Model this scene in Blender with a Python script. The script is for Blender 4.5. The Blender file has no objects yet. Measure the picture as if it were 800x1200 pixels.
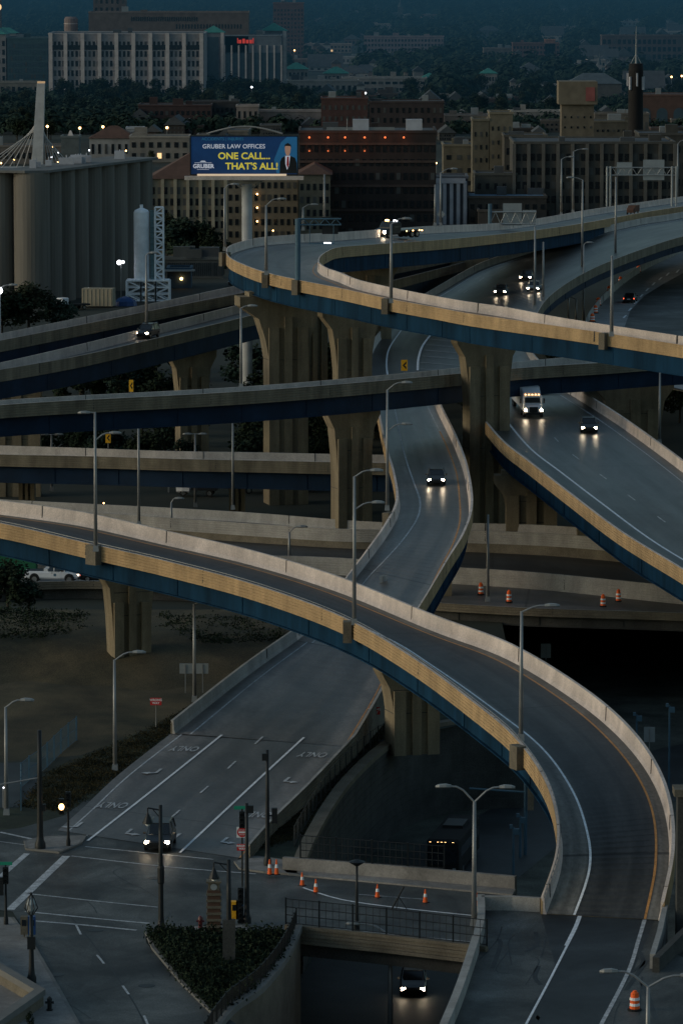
import bpy, math, random
from mathutils import Vector, Matrix
from mathutils.geometry import tessellate_polygon
random.seed(7)
SC = bpy.context.scene
COL = SC.collection
R = math.radians
# ------------------------------------------------------------------ camera model
F, H, VH = 5500.0, 65.0, 660.0
PT = math.atan(VH / F)
def P(u, v, z=0.0):
    x, y = (u - 400) / F, (600 - v) / F
    d = (x, math.cos(PT) + y * math.sin(PT), -math.sin(PT) + y * math.cos(PT))
    t = (H - z) / -d[2]
    return Vector((d[0] * t, d[1] * t, z))
def S(v, z=0.0):            # pixels per metre at a point seen at height v standing at z
    return (v + 60) / (H - z)
# ------------------------------------------------------------------ materials
def mat(name, col, rough=.8, var=.25, scale=.6, bump=0.0, metal=0.0, col2=None, spec=.3, emis=None, es=0.0, stretch=None, fine=0.0):
    m = bpy.data.materials.new(name); m.use_nodes = True
    nt = m.node_tree; b = nt.nodes['Principled BSDF']
    b.inputs['Roughness'].default_value = rough
    b.inputs['Metallic'].default_value = metal
    b.inputs['Specular IOR Level'].default_value = spec
    if emis:
        b.inputs['Emission Color'].default_value = (*emis, 1); b.inputs['Emission Strength'].default_value = es
    g = nt.nodes.new('ShaderNodeNewGeometry')
    mp = nt.nodes.new('ShaderNodeMapping')
    if stretch: mp.inputs['Scale'].default_value = stretch
    nt.links.new(g.outputs['Position'], mp.inputs['Vector'])
    n = nt.nodes.new('ShaderNodeTexNoise'); n.inputs['Scale'].default_value = scale; n.inputs['Detail'].default_value = 7
    n.inputs['Roughness'].default_value = .62
    nt.links.new(mp.outputs['Vector'], n.inputs['Vector'])
    r = nt.nodes.new('ShaderNodeValToRGB')
    lo = [max(0, c * (1 - var)) for c in (col2 or col)]; hi = [min(1, c * (1 + var)) for c in col]
    r.color_ramp.elements[0].position = .34; r.color_ramp.elements[0].color = (*lo, 1)
    r.color_ramp.elements[1].position = .66; r.color_ramp.elements[1].color = (*hi, 1)
    nt.links.new(n.outputs['Fac'], r.inputs['Fac'])
    out = r.outputs['Color']
    if fine:
        n2 = nt.nodes.new('ShaderNodeTexNoise'); n2.inputs['Scale'].default_value = 9; n2.inputs['Detail'].default_value = 4
        nt.links.new(g.outputs['Position'], n2.inputs['Vector'])
        mr = nt.nodes.new('ShaderNodeMapRange'); mr.inputs['To Min'].default_value = 1 - fine; mr.inputs['To Max'].default_value = 1 + fine
        mr.inputs['From Min'].default_value = .3; mr.inputs['From Max'].default_value = .7
        nt.links.new(n2.outputs['Fac'], mr.inputs['Value'])
        mx = nt.nodes.new('ShaderNodeVectorMath'); mx.operation = 'SCALE'
        nt.links.new(out, mx.inputs[0]); nt.links.new(mr.outputs['Result'], mx.inputs['Scale'])
        out = mx.outputs['Vector']
    nt.links.new(out, b.inputs['Base Color'])
    if bump:
        bp = nt.nodes.new('ShaderNodeBump'); bp.inputs['Strength'].default_value = bump; bp.inputs['Distance'].default_value = .2
        nt.links.new(n.outputs['Fac'], bp.inputs['Height']); nt.links.new(bp.outputs['Normal'], b.inputs['Normal'])
    return m
def road_mat(name, edge, lane, w0=.2, w1=.8, rough=.55):
    """Deck pavement: UV.y runs 0..1 across the carriageway, UV.x is metres along it."""
    m = bpy.data.materials.new(name); m.use_nodes = True
    nt = m.node_tree; b = nt.nodes['Principled BSDF']; L = nt.links
    b.inputs['Specular IOR Level'].default_value = .5
    uv = nt.nodes.new('ShaderNodeUVMap'); uv.uv_map = 'uv'
    sp = nt.nodes.new('ShaderNodeSeparateXYZ'); L.new(uv.outputs['UV'], sp.inputs[0])
    def mth(op, a, bb=None, cl=False):
        k = nt.nodes.new('ShaderNodeMath'); k.operation = op; k.use_clamp = cl
        for i, q in enumerate((a, bb)):
            if q is None: continue
            if isinstance(q, (int, float)): k.inputs[i].default_value = q
            else: L.new(q, k.inputs[i])
        return k.outputs[0]
    y = sp.outputs['Y']
    a1 = nt.nodes.new('ShaderNodeMapRange'); a1.interpolation_type = 'SMOOTHSTEP'
    a1.inputs['From Min'].default_value = w0 - .03; a1.inputs['From Max'].default_value = w0 + .03; L.new(y, a1.inputs['Value'])
    a2 = nt.nodes.new('ShaderNodeMapRange'); a2.interpolation_type = 'SMOOTHSTEP'
    a2.inputs['From Min'].default_value = w1 + .03; a2.inputs['From Max'].default_value = w1 - .03; L.new(y, a2.inputs['Value'])
    lanef = mth('MULTIPLY', a1.outputs[0], a2.outputs[0])
    cx = nt.nodes.new('ShaderNodeCombineXYZ'); L.new(mth('MULTIPLY', sp.outputs['X'], .035), cx.inputs[0]); L.new(mth('MULTIPLY', y, 9.0), cx.inputs[1])
    n = nt.nodes.new('ShaderNodeTexNoise'); n.inputs['Scale'].default_value = 1.0; n.inputs['Detail'].default_value = 8; n.inputs['Roughness'].default_value = .65
    L.new(cx.outputs[0], n.inputs['Vector'])
    g = nt.nodes.new('ShaderNodeNewGeometry')
    n2 = nt.nodes.new('ShaderNodeTexNoise'); n2.inputs['Scale'].default_value = 3.5; n2.inputs['Detail'].default_value = 6; L.new(g.outputs['Position'], n2.inputs['Vector'])
    mx = nt.nodes.new('ShaderNodeMixRGB'); mx.inputs[1].default_value = (*edge, 1); mx.inputs[2].default_value = (*lane, 1)
    f = mth('ADD', lanef, mth('MULTIPLY', mth('SUBTRACT', n.outputs['Fac'], .5), 1.3), True)
    L.new(f, mx.inputs[0])
    # wheel tracks
    vv = mth('MULTIPLY', mth('SUBTRACT', n2.outputs['Fac'], .5), 1.1)
    k = mth('ADD', mth('ADD', vv, 1.0), mth('MULTIPLY', mth('SUBTRACT', n.outputs['Fac'], .5), 2.2))
    # transverse joints
    tr_ = mth('MULTIPLY', mth('MAXIMUM', mth('COSINE', mth('MULTIPLY', mth('SUBTRACT', y, .42), 22.4)), 0.0), .30)
    k = mth('MULTIPLY', k, mth('SUBTRACT', 1.08, tr_))
    jx = mth('LESS_THAN', mth('FRACT', mth('MULTIPLY', sp.outputs['X'], 1 / 31.0)), .008)
    k = mth('MULTIPLY', k, mth('SUBTRACT', 1.0, mth('MULTIPLY', jx, .6)))
    vm = nt.nodes.new('ShaderNodeVectorMath'); vm.operation = 'SCALE'; L.new(mx.outputs[0], vm.inputs[0]); L.new(k, vm.inputs['Scale'])
    L.new(vm.outputs['Vector'], b.inputs['Base Color'])
    rr = nt.nodes.new('ShaderNodeMapRange'); rr.inputs['To Min'].default_value = rough - .12; rr.inputs['To Max'].default_value = rough + .2
    L.new(n.outputs['Fac'], rr.inputs['Value']); L.new(rr.outputs[0], b.inputs['Roughness'])
    return m
M = {}
M['asphalt'] = mat('asphalt', (.052, .054, .051), .6, .6, .13, fine=.35, spec=.3)
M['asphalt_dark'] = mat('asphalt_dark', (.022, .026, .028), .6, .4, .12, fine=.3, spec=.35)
M['asphalt_pale'] = mat('asphalt_pale', (.27, .265, .26), .8, .2, .3, fine=.15)
M['deckroad'] = road_mat('deckroad', (.135, .128, .115), (.03, .031, .031), .24, .9)
M['deckroad_grey'] = road_mat('deckroad_grey', (.135, .125, .118), (.075, .072, .068), .2, .85, .42)
M['deckroad_wet'] = road_mat('deckroad_wet', (.085, .085, .083), (.04, .043, .043), .08, .94, .36)
M['concrete'] = mat('pale_concrete', (.58, .49, .435), .85, .12, .7, fine=.15, stretch=(1, 1, .2))
M['concrete_far'] = mat('grey_concrete', (.31, .295, .275), .85, .16, .6, fine=.15, stretch=(1, 1, .2))
M['tan'] = mat('tan_stained_concrete', (.39, .265, .14), .85, .2, .8, fine=.15, stretch=(1, 1, .12))
M['concrete_mid'] = mat('mid_concrete', (.44, .40, .37), .85, .16, .6, fine=.15, stretch=(1, 1, .2))
M['deckroad_r2'] = road_mat('deckroad_r2', (.15, .14, .128), (.085, .08, .074), .2, .85, .33)
M['tan_dull'] = mat('olive_tan_concrete', (.17, .145, .105), .85, .3, .7, fine=.12, stretch=(1, 1, .12))
M['blue'] = mat('blue_steel', (.006, .030, .062), .75, .4, .5, spec=.06, stretch=(1, 1, .2))
M['navy'] = mat('navy_steel', (.006, .020, .045), .7, .3, .3, spec=.15)
M['pier'] = mat('pier_concrete', (.185, .15, .10), .88, .24, .9, fine=.15, stretch=(1, 1, .1))
M['wall_dark'] = mat('weathered_wall', (.05, .05, .047), .9, .3, .4, fine=.25)
M['wall_tan'] = mat('tan_wall', (.14, .12, .09), .9, .25, .4, fine=.2)
M['sidewalk'] = mat('sidewalk_concrete', (.20, .19, .18), .9, .2, .3, fine=.15)
M['kerb'] = mat('kerb_concrete', (.16, .155, .145), .9, .15, .5)
M['grass'] = mat('dark_grass', (.026, .034, .02), .95, .4, .35, col2=(.016, .024, .016), fine=.45)
M['field'] = mat('dry_field', (.075, .058, .032), .95, .3, .09, col2=(.028, .032, .019), fine=.5)
M['earth'] = mat('city_ground', (.022, .028, .022), .95, .5, .02, fine=.2)
M['white'] = mat('white_paint_line', (.75, .76, .78), .6, .15, 1.5, fine=.2)
M['whiteworn'] = mat('worn_white_line', (.42, .43, .44), .7, .3, 1.5, fine=.4)
M['orange'] = mat('orange_paint_line', (.50, .24, .08), .6, .2, 1.5, fine=.25)
M['yellow'] = mat('yellow_sign', (.85, .42, .02), .5, .05)
M['galv'] = mat('galvanised_steel', (.27, .27, .27), .45, .1, .8, metal=.4)
M['black'] = mat('black_painted_steel', (.012, .014, .016), .5, .1)
M['bluegrey'] = mat('blue_grey_steel', (.06, .12, .17), .5, .1)
M['signback'] = mat('sign_back_aluminium', (.30, .32, .33), .5, .1, metal=.3)
M['red'] = mat('sign_red', (.55, .03, .03), .5, .05)
M['signwhite'] = mat('sign_white', (.8, .8, .8), .5, .03)
M['green'] = mat('sign_green', (.02, .28, .17), .5, .05)
M['cone'] = mat('safety_orange', (.9, .13, .02), .5, .05)
M['glass'] = mat('dark_glass', (.012, .016, .02), .12, .1, spec=.6)
M['tyre'] = mat('tyre_rubber', (.012, .012, .012), .9, .1)
M['carblack'] = mat('black_car_paint', (.010, .011, .013), .35, .05, spec=.6)
M['cargrey'] = mat('grey_car_paint', (.10, .105, .11), .3, .05, spec=.6)
M['carwhite'] = mat('white_car_paint', (.62, .63, .66), .3, .04, spec=.6)
M['carred'] = mat('dark_red_paint', (.10, .012, .012), .3, .05, spec=.6)
M['bluepaint'] = mat('blue_paint', (.012, .05, .16), .5, .1)
M['chrome'] = mat('chrome_trim', (.4, .4, .4), .25, .05, metal=.9)
M['bark'] = mat('bark', (.04, .033, .026), .95, .3, 2)
M['leaf'] = mat('foliage_green', (.026, .042, .03), .95, .5, .5, col2=(.011, .022, .017), spec=.08)
M['leaf2'] = mat('foliage_olive', (.036, .044, .026), .95, .5, .5, col2=(.015, .022, .014), spec=.08)
M['leafdark'] = mat('foliage_dark', (.022, .032, .02), .95, .4, .5, col2=(.010, .017, .011), spec=.05)
M['weeds'] = mat('dry_weeds', (.045, .038, .02), .95, .4, .3, col2=(.018, .022, .013), spec=.05)
def patchy(m, sc, amt, stretch=(1, 1, 1), vor=.5):
    nt = m.node_tree; bs = nt.nodes['Principled BSDF']; src = bs.inputs['Base Color'].links[0].from_socket
    g = nt.nodes.new('ShaderNodeNewGeometry'); mp = nt.nodes.new('ShaderNodeMapping'); mp.inputs['Scale'].default_value = stretch; nt.links.new(g.outputs['Position'], mp.inputs['Vector'])
    v = nt.nodes.new('ShaderNodeTexVoronoi'); v.inputs['Scale'].default_value = sc; nt.links.new(mp.outputs[0], v.inputs['Vector'])
    n = nt.nodes.new('ShaderNodeTexNoise'); n.inputs['Scale'].default_value = sc * 1.7; n.inputs['Detail'].default_value = 9; n.inputs['Roughness'].default_value = .7; n.inputs['Distortion'].default_value = 1.2; nt.links.new(mp.outputs[0], n.inputs['Vector'])
    sp = nt.nodes.new('ShaderNodeSeparateColor'); nt.links.new(v.outputs['Color'], sp.inputs[0])
    a = nt.nodes.new('ShaderNodeMapRange'); a.inputs['To Min'].default_value = 1 - amt * vor; a.inputs['To Max'].default_value = 1 + amt * vor; nt.links.new(sp.outputs[0], a.inputs['Value'])
    c = nt.nodes.new('ShaderNodeMapRange'); c.inputs['From Min'].default_value = .35; c.inputs['From Max'].default_value = .65; c.inputs['To Min'].default_value = 1 - amt; c.inputs['To Max'].default_value = 1 + amt; nt.links.new(n.outputs['Fac'], c.inputs['Value'])
    k = nt.nodes.new('ShaderNodeMath'); k.operation = 'MULTIPLY'; nt.links.new(a.outputs[0], k.inputs[0]); nt.links.new(c.outputs[0], k.inputs[1])
    vm = nt.nodes.new('ShaderNodeVectorMath'); vm.operation = 'SCALE'; nt.links.new(src, vm.inputs[0]); nt.links.new(k.outputs[0], vm.inputs['Scale']); nt.links.new(vm.outputs['Vector'], bs.inputs['Base Color'])
patchy(M['asphalt'], .09, .6, (1, .6, 1), .3); patchy(M['asphalt_dark'], .12, .35); patchy(M['sidewalk'], .3, .2); patchy(M['field'], .05, .35, (1, .4, 1), 0); patchy(M['grass'], .1, .4, vor=0)
for k_ in ('deckroad', 'deckroad_grey', 'deckroad_r2', 'deckroad_wet'): patchy(M[k_], .11, .36, (1, .35, 1), .35)
for k_ in ('concrete', 'concrete_mid', 'concrete_far', 'tan', 'tan_dull', 'pier'): patchy(M[k_], .16, .14, vor=.2)
def emi(name, c, s):
    m = mat(name, c, .5, 0, emis=c, es=s); return m
M['lamp_w'] = emi('headlight_glow', (1, .80, .55), 60)
M['lamp_w2'] = emi('side_headlight_glow', (1, .8, .6), 3)
M['lamp_y'] = emi('amber_glow', (1, .55, .2), 9)
M['lamp_r'] = emi('tail_glow', (1, .12, .05), 3.0)
M['lamp_o'] = emi('orange_glow', (1, .25, .08), .7)
M['lamp_c'] = emi('white_glow', (.9, .93, 1), 5)
M['lit'] = emi('lit_window', (1, .62, .3), 1.2)
def cm(name, c, rough=.85, var=.15, **k):
    if name not in M: M[name] = mat(name, c, rough, var, .4, **k)
    return M[name]
# ------------------------------------------------------------------ mesh builder
class MB:
    def __init__(s): s.v = []; s.f = []; s.m = []; s.uv = {}
    def add(s, vs, fs, mi=0, uvs=None):
        n = len(s.v); s.v += [tuple(q) for q in vs]
        for i, f in enumerate(fs):
            if uvs: s.uv[len(s.f)] = uvs[i]
            s.f.append([n + a for a in f]); s.m.append(mi)
    def box(s, c, d, rz=0.0, mi=0, top=1.0):
        x, y, z = d[0] / 2, d[1] / 2, d[2] / 2; cs, sn = math.cos(rz), math.sin(rz)
        vs = []
        for k in (-1, 1):
            t = top if k > 0 else 1.0
            for a, b in ((-1, -1), (1, -1), (1, 1), (-1, 1)):
                px, py = a * x * t, b * y * t
                vs.append((c[0] + px * cs - py * sn, c[1] + px * sn + py * cs, c[2] + k * z))
        s.add(vs, [(3, 2, 1, 0), (4, 5, 6, 7), (0, 1, 5, 4), (1, 2, 6, 5), (2, 3, 7, 6), (3, 0, 4, 7)], mi)
    def tube(s, a, b, r0, r1=None, n=8, mi=0, cap=True):
        a, b = Vector(a), Vector(b); r1 = r0 if r1 is None else r1
        d = (b - a).normalized(); e = Vector((0, 0, 1)) if abs(d.z) < .9 else Vector((1, 0, 0))
        p = d.cross(e).normalized(); q = d.cross(p)
        vs = []
        for c, r in ((a, r0), (b, r1)):
            for k in range(n):
                t = 2 * math.pi * k / n; vs.append(c + p * (r * math.cos(t)) + q * (r * math.sin(t)))
        fs = [(k, (k + 1) % n, n + (k + 1) % n, n + k) for k in range(n)]
        if cap: fs += [tuple(range(n - 1, -1, -1)), tuple(range(n, 2 * n))]
        s.add(vs, fs, mi)
    def path(s, pts, r, n=6, mi=0):
        for a, b in zip(pts, pts[1:]): s.tube(a, b, r if not isinstance(r, list) else r[0], None, n, mi)
    def prism(s, pts, z0, z1, mi=0):
        n = len(pts); vs = [(p[0], p[1], z0) for p in pts] + [(p[0], p[1], z1) for p in pts]
        fs = [(k, (k + 1) % n, n + (k + 1) % n, n + k) for k in range(n)]
        s.add(vs, fs, mi)
        tr = tessellate_polygon([[Vector((p[0], p[1], 0)) for p in pts]])
        s.add(vs[n:], tr, mi); s.add(vs[:n], tr, mi)
    def lathe(s, c, prof, n=12, mi=0):
        vs = []; fs = []
        for r, z in prof:
            for k in range(n):
                t = 2 * math.pi * k / n; vs.append((c[0] + r * math.cos(t), c[1] + r * math.sin(t), c[2] + z))
        for j in range(len(prof) - 1):
            for k in range(n):
                fs.append((j * n + k, j * n + (k + 1) % n, (j + 1) * n + (k + 1) % n, (j + 1) * n + k))
        fs.append(tuple(range(len(vs) - n, len(vs)))); s.add(vs, fs, mi)
    def loft(s, rings, mi=0, cap=True, closed=True):
        n = len(rings[0]); vs = [q for r in rings for q in r]; fs = []
        for j in range(len(rings) - 1):
            for k in range(n if closed else n - 1):
                fs.append((j * n + k, j * n + (k + 1) % n, (j + 1) * n + (k + 1) % n, (j + 1) * n + k))
        if cap: fs += [tuple(range(n - 1, -1, -1)), tuple(range(len(vs) - n, len(vs)))]
        s.add(vs, fs, mi)
    def ball(s, c, r, n=8, mi=0, sz=1.0):
        prof = [(max(.001, r * math.sin(math.pi * k / 6)), -r * sz * math.cos(math.pi * k / 6)) for k in range(7)]
        s.lathe(c, prof, n, mi)
    def obj(s, name, mats, parent=None, world=False, smooth=False):
        me = bpy.data.meshes.new(name)
        vs = s.v
        if world and parent is not None:
            mi = (Matrix.Translation(parent.location) @ Matrix.Rotation(parent.rotation_euler.z, 4, 'Z')).inverted()
            vs = [tuple(mi @ Vector(q)) for q in vs]
        me.from_pydata(vs, [], s.f)
        mats = mats if isinstance(mats, (list, tuple)) else [mats]
        for m in mats: me.materials.append(M[m] if isinstance(m, str) else m)
        me.polygons.foreach_set('material_index', s.m)
        if s.uv:
            ul = me.uv_layers.new(name='uv')
            for i, p in enumerate(me.polygons):
                if i in s.uv:
                    for li, q in zip(p.loop_indices, s.uv[i]): ul.data[li].uv = q
        if smooth: me.polygons.foreach_set('use_smooth', [True] * len(me.polygons))
        me.update(); me.validate()
        o = bpy.data.objects.new(name, me); COL.objects.link(o)
        if parent is not None: o.parent = parent
        return o
def tag(o, label=None, cat=None, group=None, kind=None):
    if label: o['label'] = label
    if cat: o['category'] = cat
    if group: o['group'] = group
    if kind: o['kind'] = kind
    return o
def thing(name, label, cat, loc=(0, 0, 0), rz=0.0, group=None):
    o = bpy.data.objects.new(name, None); COL.objects.link(o); o.empty_display_size = .3
    o.location = loc; o.rotation_euler = (0, 0, rz)
    return tag(o, label, cat, group)
def dup(root, loc, rz, label=None, scale=1.0, group=None):
    r = root.copy(); COL.objects.link(r); r.location = loc; r.rotation_euler = (0, 0, rz)
    r.scale = (scale,) * 3 if not isinstance(scale, (tuple, list)) else scale
    if label: r['label'] = label
    if group: r['group'] = group
    for ch in list(root.children):
        c = ch.copy(); COL.objects.link(c); c.parent = r
        for g in list(ch.children):
            d = g.copy(); COL.objects.link(d); d.parent = c
    return r
def structure(name, mb, mats): return tag(mb.obj(name, mats), kind='structure')
def sheet(name, px, z, m, kind='structure', parent=None):
    pts = [P(u, v, z) for u, v in px]
    b = MB(); tr = tessellate_polygon([pts])
    fs = []
    for t in tr:
        a, c, d = pts[t[0]], pts[t[1]], pts[t[2]]
        fs.append(t if (c - a).cross(d - a).z > 0 else (t[0], t[2], t[1]))
    b.add(pts, fs); o = b.obj(name, m, parent, world=parent is not None)
    if kind: tag(o, kind=kind)
    return o
def cr(ps, sub=8):          # catmull-rom through tuples
    out = []; n = len(ps)
    for i in range(n - 1):
        p0, p1, p2, p3 = ps[max(0, i - 1)], ps[i], ps[i + 1], ps[min(n - 1, i + 2)]
        for k in range(sub):
            t = k / sub
            out.append(tuple(.5 * ((2 * b) + (-a + c) * t + (2 * a - 5 * b + 4 * c - d) * t * t + (-a + 3 * b - 3 * c + d) * t ** 3)
                             for a, b, c, d in zip(p0, p1, p2, p3)))
    out.append(tuple(ps[-1])); return out
def offp(pts, d):           # offset an open plan polyline sideways
    o = []
    for i, p in enumerate(pts):
        a = pts[max(0, i - 1)]; b = pts[min(len(pts) - 1, i + 1)]
        t = Vector((b[0] - a[0], b[1] - a[1])).normalized()
        o.append(Vector((p[0] - t.y * d, p[1] + t.x * d, p[2])))
    return o
# ------------------------------------------------------------------ bridge decks
class Deck:
    def __init__(s, rows, bh=1.07, bn=True, bf=True, sub=8):
        """rows: near-edge pixel, far-edge pixel (barrier tops), deck height"""
        s.rows = cr([tuple(map(float, r)) for r in rows], sub)
        s.A = [P(r[0], r[1], r[4] + (bh if bn else 0)) - Vector((0, 0, bh if bn else 0)) for r in s.rows]
        s.B = [P(r[2], r[3], r[4] + (bh if bf else 0)) - Vector((0, 0, bh if bf else 0)) for r in s.rows]
        s.L = [0.0]
        for i in range(1, len(s.A)):
            s.L.append(s.L[-1] + (((s.A[i] + s.B[i]) - (s.A[i - 1] + s.B[i - 1])) / 2).length)
    def t(s, i):
        v = s.B[i] - s.A[i]; v.z = 0; return v.normalized()
    def at(s, i, off, dz=0, side='n'):
        return (s.A[i] + s.t(i) * off if side == 'n' else s.B[i] - s.t(i) * off) + Vector((0, 0, dz))
    def strip(s, mb, o0, s0, o1, s1, dz, a=0, b=None, mi=0):
        b = len(s.A) - 1 if b is None else b
        for i in range(a, b):
            q = [s.at(i, o0, dz, s0), s.at(i, o1, dz, s1), s.at(i + 1, o1, dz, s1), s.at(i + 1, o0, dz, s0)]
            n = (q[1] - q[0]).cross(q[2] - q[0])
            uv = [(s.L[i], 0), (s.L[i], 1), (s.L[i + 1], 1), (s.L[i + 1], 0)]
            if n.z < 0: q.reverse(); uv.reverse()
            mb.add(q, [(0, 1, 2, 3)], mi, [uv])
    def sweep(s, mb, prof, side, mi=0, a=0, b=None):
        b = len(s.A) - 1 if b is None else b
        rings = [[s.at(i, o, dz, side) for o, dz in prof] for i in range(a, b + 1)]
        mb.loft(rings, mi)
def make_deck(name, label, rows, road='deckroad', tan='tan', conc='concrete', steel='blue', gd=1.85, bn=True, bf=True,
              fill=False, bh=1.07, group='elevated ramps of the interchange', sub=8, lines=(), rail=False, joints=True, zfill=-.6, cat='bridge ramp', bhf=None):
    d = Deck(rows, bh, bn, bf, sub); bhf = bhf or bh
    root = thing(name, label, cat, tuple(d.A[0]), 0, group)
    mb = MB(); d.strip(mb, .42 if bn else 0, 'n', .42 if bf else 0, 'f', 0); mb.obj('road_surface', road, root, True)
    g = .05
    for side, on in (('n', bn), ('f', bf)):
        if not on: continue
        hh = bh if side == 'n' else bhf
        mb = MB()   # outer grooved face
        pr = [(.0, -.28)]
        k = -.28
        for j in range(5):
            pr += [(0, k + .17), (g, k + .19), (g, k + .23), (0, k + .25)]; k += .25
        pr += [(0, hh), (.012, hh), (.16, hh - .3), (.16, -.28)]
        pr = [(o, min(z, hh)) for o, z in pr]
        d.sweep(mb, pr, side); mb.obj('parapet_face', tan, root, True)
        mb = MB(); d.sweep(mb, [(.0165, hh + .004), (.26, hh + .004), (.30, .30), (.42, .0), (.42, -.06), (.165, -.06), (.165, hh - .3)], side)
        mb.obj('barrier', conc, root, True)
    mb = MB()
    rings = [[d.at(i, .17, -.14), d.at(i, .17, -.14, 'f'), d.at(i, .17, -.27, 'f'), d.at(i, .17, -.27)] for i in range(len(d.A))]
    mb.loft(rings); mb.obj('deck_slab', M['pier'] if not fill else M[conc], root, True)
    if fill:
        mb = MB()
        rings = []
        for i in range(len(d.A)):
            a, b = d.at(i, .1, -.285), d.at(i, .1, -.285, 'f'); rings.append([a, b, Vector((b.x, b.y, zfill)), Vector((a.x, a.y, zfill))])
        mb.loft(rings); mb.obj('retaining_side', 'wall_tan', root, True)
    else:
        for side in 'nf':
            mb = MB(); d.sweep(mb, [(.75, -.275), (.75, -.275 - gd), (.5, -.28 - gd), (.5, -.36 - gd), (1.25, -.36 - gd), (1.25, -.28 - gd), (1.0, -.275 - gd), (1.0, -.275)], side)
            for i in range(0, len(d.A), 6):      # web stiffeners
                c = d.at(i, .735, -.28 - gd / 2, side); tt = d.t(i)
                mb.box(c, (.1, .06, gd - .02), math.atan2(tt.y, tt.x))
            mb.obj('girder', steel, root, True)
        mb = MB(); rings = []
        for i in range(len(d.A)):
            c = (d.at(i, 0) + d.at(i, 0, 0, 'f')) / 2; tt = d.t(i)
            rings.append([c + tt * .15 + Vector((0, 0, -.275)), c - tt * .15 + Vector((0, 0, -.275)), c - tt * .15 + Vector((0, 0, -.275 - gd)), c + tt * .15 + Vector((0, 0, -.275 - gd))])
        mb.loft(rings); mb.obj('girder', steel, root, True)
    for side, on, hh in (('n', bn, bh), ('f', bf, bhf)):
        if on and joints:
            for i in range(5, len(d.A) - 1, 11):
                tt = d.t(i); q_ = MB(); q_.box(d.at(i, .17, hh / 2, side), (.36, .07, hh + .03), math.atan2(tt.y, tt.x), top=.8); q_.obj('expansion_joint', 'wall_dark', root, True)
    if rail and bn:
        mb = MB()
        for o in (.22,):
            mb.loft([[d.at(i, o - .03, bh + .14), d.at(i, o + .03, bh + .14), d.at(i, o + .03, bh + .19), d.at(i, o - .03, bh + .19)] for i in range(len(d.A))])
        for i in range(0, len(d.A)): mb.box(d.at(i, .22, bh + .08), (.06, .06, .16))
        mb.obj('handrail', 'galv', root, True)
    for ln in lines:
        o, side, w, m = ln[:4]; a = ln[4] if len(ln) > 4 else 0; b = ln[5] if len(ln) > 5 else None; dash = ln[6] if len(ln) > 6 else None
        mb = MB(); b = len(d.A) - 1 if b is None else b
        if dash:
            on, off = dash; pos = d.L[a]
            while pos < d.L[b] - on:
                q = []
                for l in (pos, pos + on):
                    i = max(k for k in range(len(d.L)) if d.L[k] <= l); i = min(i, len(d.L) - 2); f = (l - d.L[i]) / (d.L[i + 1] - d.L[i])
                    q.append([d.at(i, oo, .012, side).lerp(d.at(i + 1, oo, .012, side), f) for oo in (o, o + w)])
                m1 = MB(); m1.add([q[0][0], q[0][1], q[1][1], q[1][0]], [(0, 1, 2, 3)]); m1.obj('lane_dash', m, root, True); pos += on + off
            continue
        else: d.strip(mb, o, side, o + w, side, .012, a, b)
        mb.obj('road_line', m, root, True)
    return root, d
def bracket(root, d, i, side='n'):
    mb = MB(); c = d.at(i, -.28, .25, side); t = d.t(i); mb.box(c, (.7, 1.3, 1.7), math.atan2(t.y, t.x), top=1.0)
    return mb.obj('pole_bracket', 'wall_tan', root, True)
# ------------------------------------------------------------------ SETTING: ground
hole = [(210, 1290), (255, 1198), (300, 1163), (330, 1125), (347, 1087), (349, 1040), (355, 1008), (365, 985), (385, 950), (410, 917), (450, 880), (490, 860),
        (540, 849), (612, 846), (585, 716), (900, 716), (1150, 900), (960, 1010), (800, 1118), (778, 1120), (775, 1078), (700, 1074), (566, 1068), (560, 1110), (520, 1205), (490, 1290)]
big = [(-9000, 100), (9000, 100), (9000, 11000), (-9000, 11000)]
hp = [P(u, v, 0) for u, v in hole]
mb = MB()
op = [Vector((a, b, 0)) for a, b in big]
tr = tessellate_polygon([op, hp]); allp = op + hp
fs = []
for t in tr:
    a, c, e = (allp[k] for k in t)
    fs.append(t if (c - a).cross(e - a).z > 0 else (t[0], t[2], t[1]))
mb.add(allp, fs); structure('ground', mb, 'earth')
ZT = -7.5
mb = MB(); mb.add([(-400, 120, ZT), (600, 120, ZT), (600, 900, ZT), (-400, 900, ZT)], [(0, 1, 2, 3)]); structure('underpass_ground', mb, mat('underpass_weeds', (.06, .066, .056), .95, .5, .25, fine=.4))
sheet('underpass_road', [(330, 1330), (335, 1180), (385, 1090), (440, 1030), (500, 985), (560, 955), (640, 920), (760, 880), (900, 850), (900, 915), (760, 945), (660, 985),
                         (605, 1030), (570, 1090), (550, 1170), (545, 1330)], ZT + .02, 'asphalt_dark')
# field and grass
sheet('dry_field', [(-200, 895), (-200, 725), (100, 722), (230, 742), (330, 752), (270, 800), (190, 850), (95, 885), (0, 893)], .006, 'field')
sheet('grass_verge', [(-200, 1010), (-200, 950), (20, 948), (60, 900), (130, 872), (190, 846), (280, 790), (345, 745), (350, 760), (200, 862), (125, 922), (75, 957), (25, 971), (0, 974)], .012, 'grass')
sheet('parking_lot', [(-200, 950), (-200, 897), (48, 893), (50, 922), (22, 946)], .018, 'asphalt_dark')
sheet('grass_strip', [(285, 1003), (340, 955), (414, 880), (445, 830), (520, 800), (620, 790), (610, 843), (540, 847), (490, 858), (450, 878), (410, 915), (385, 948), (365, 983), (353, 1005), (330, 1006)], .006, 'grass')
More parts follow.
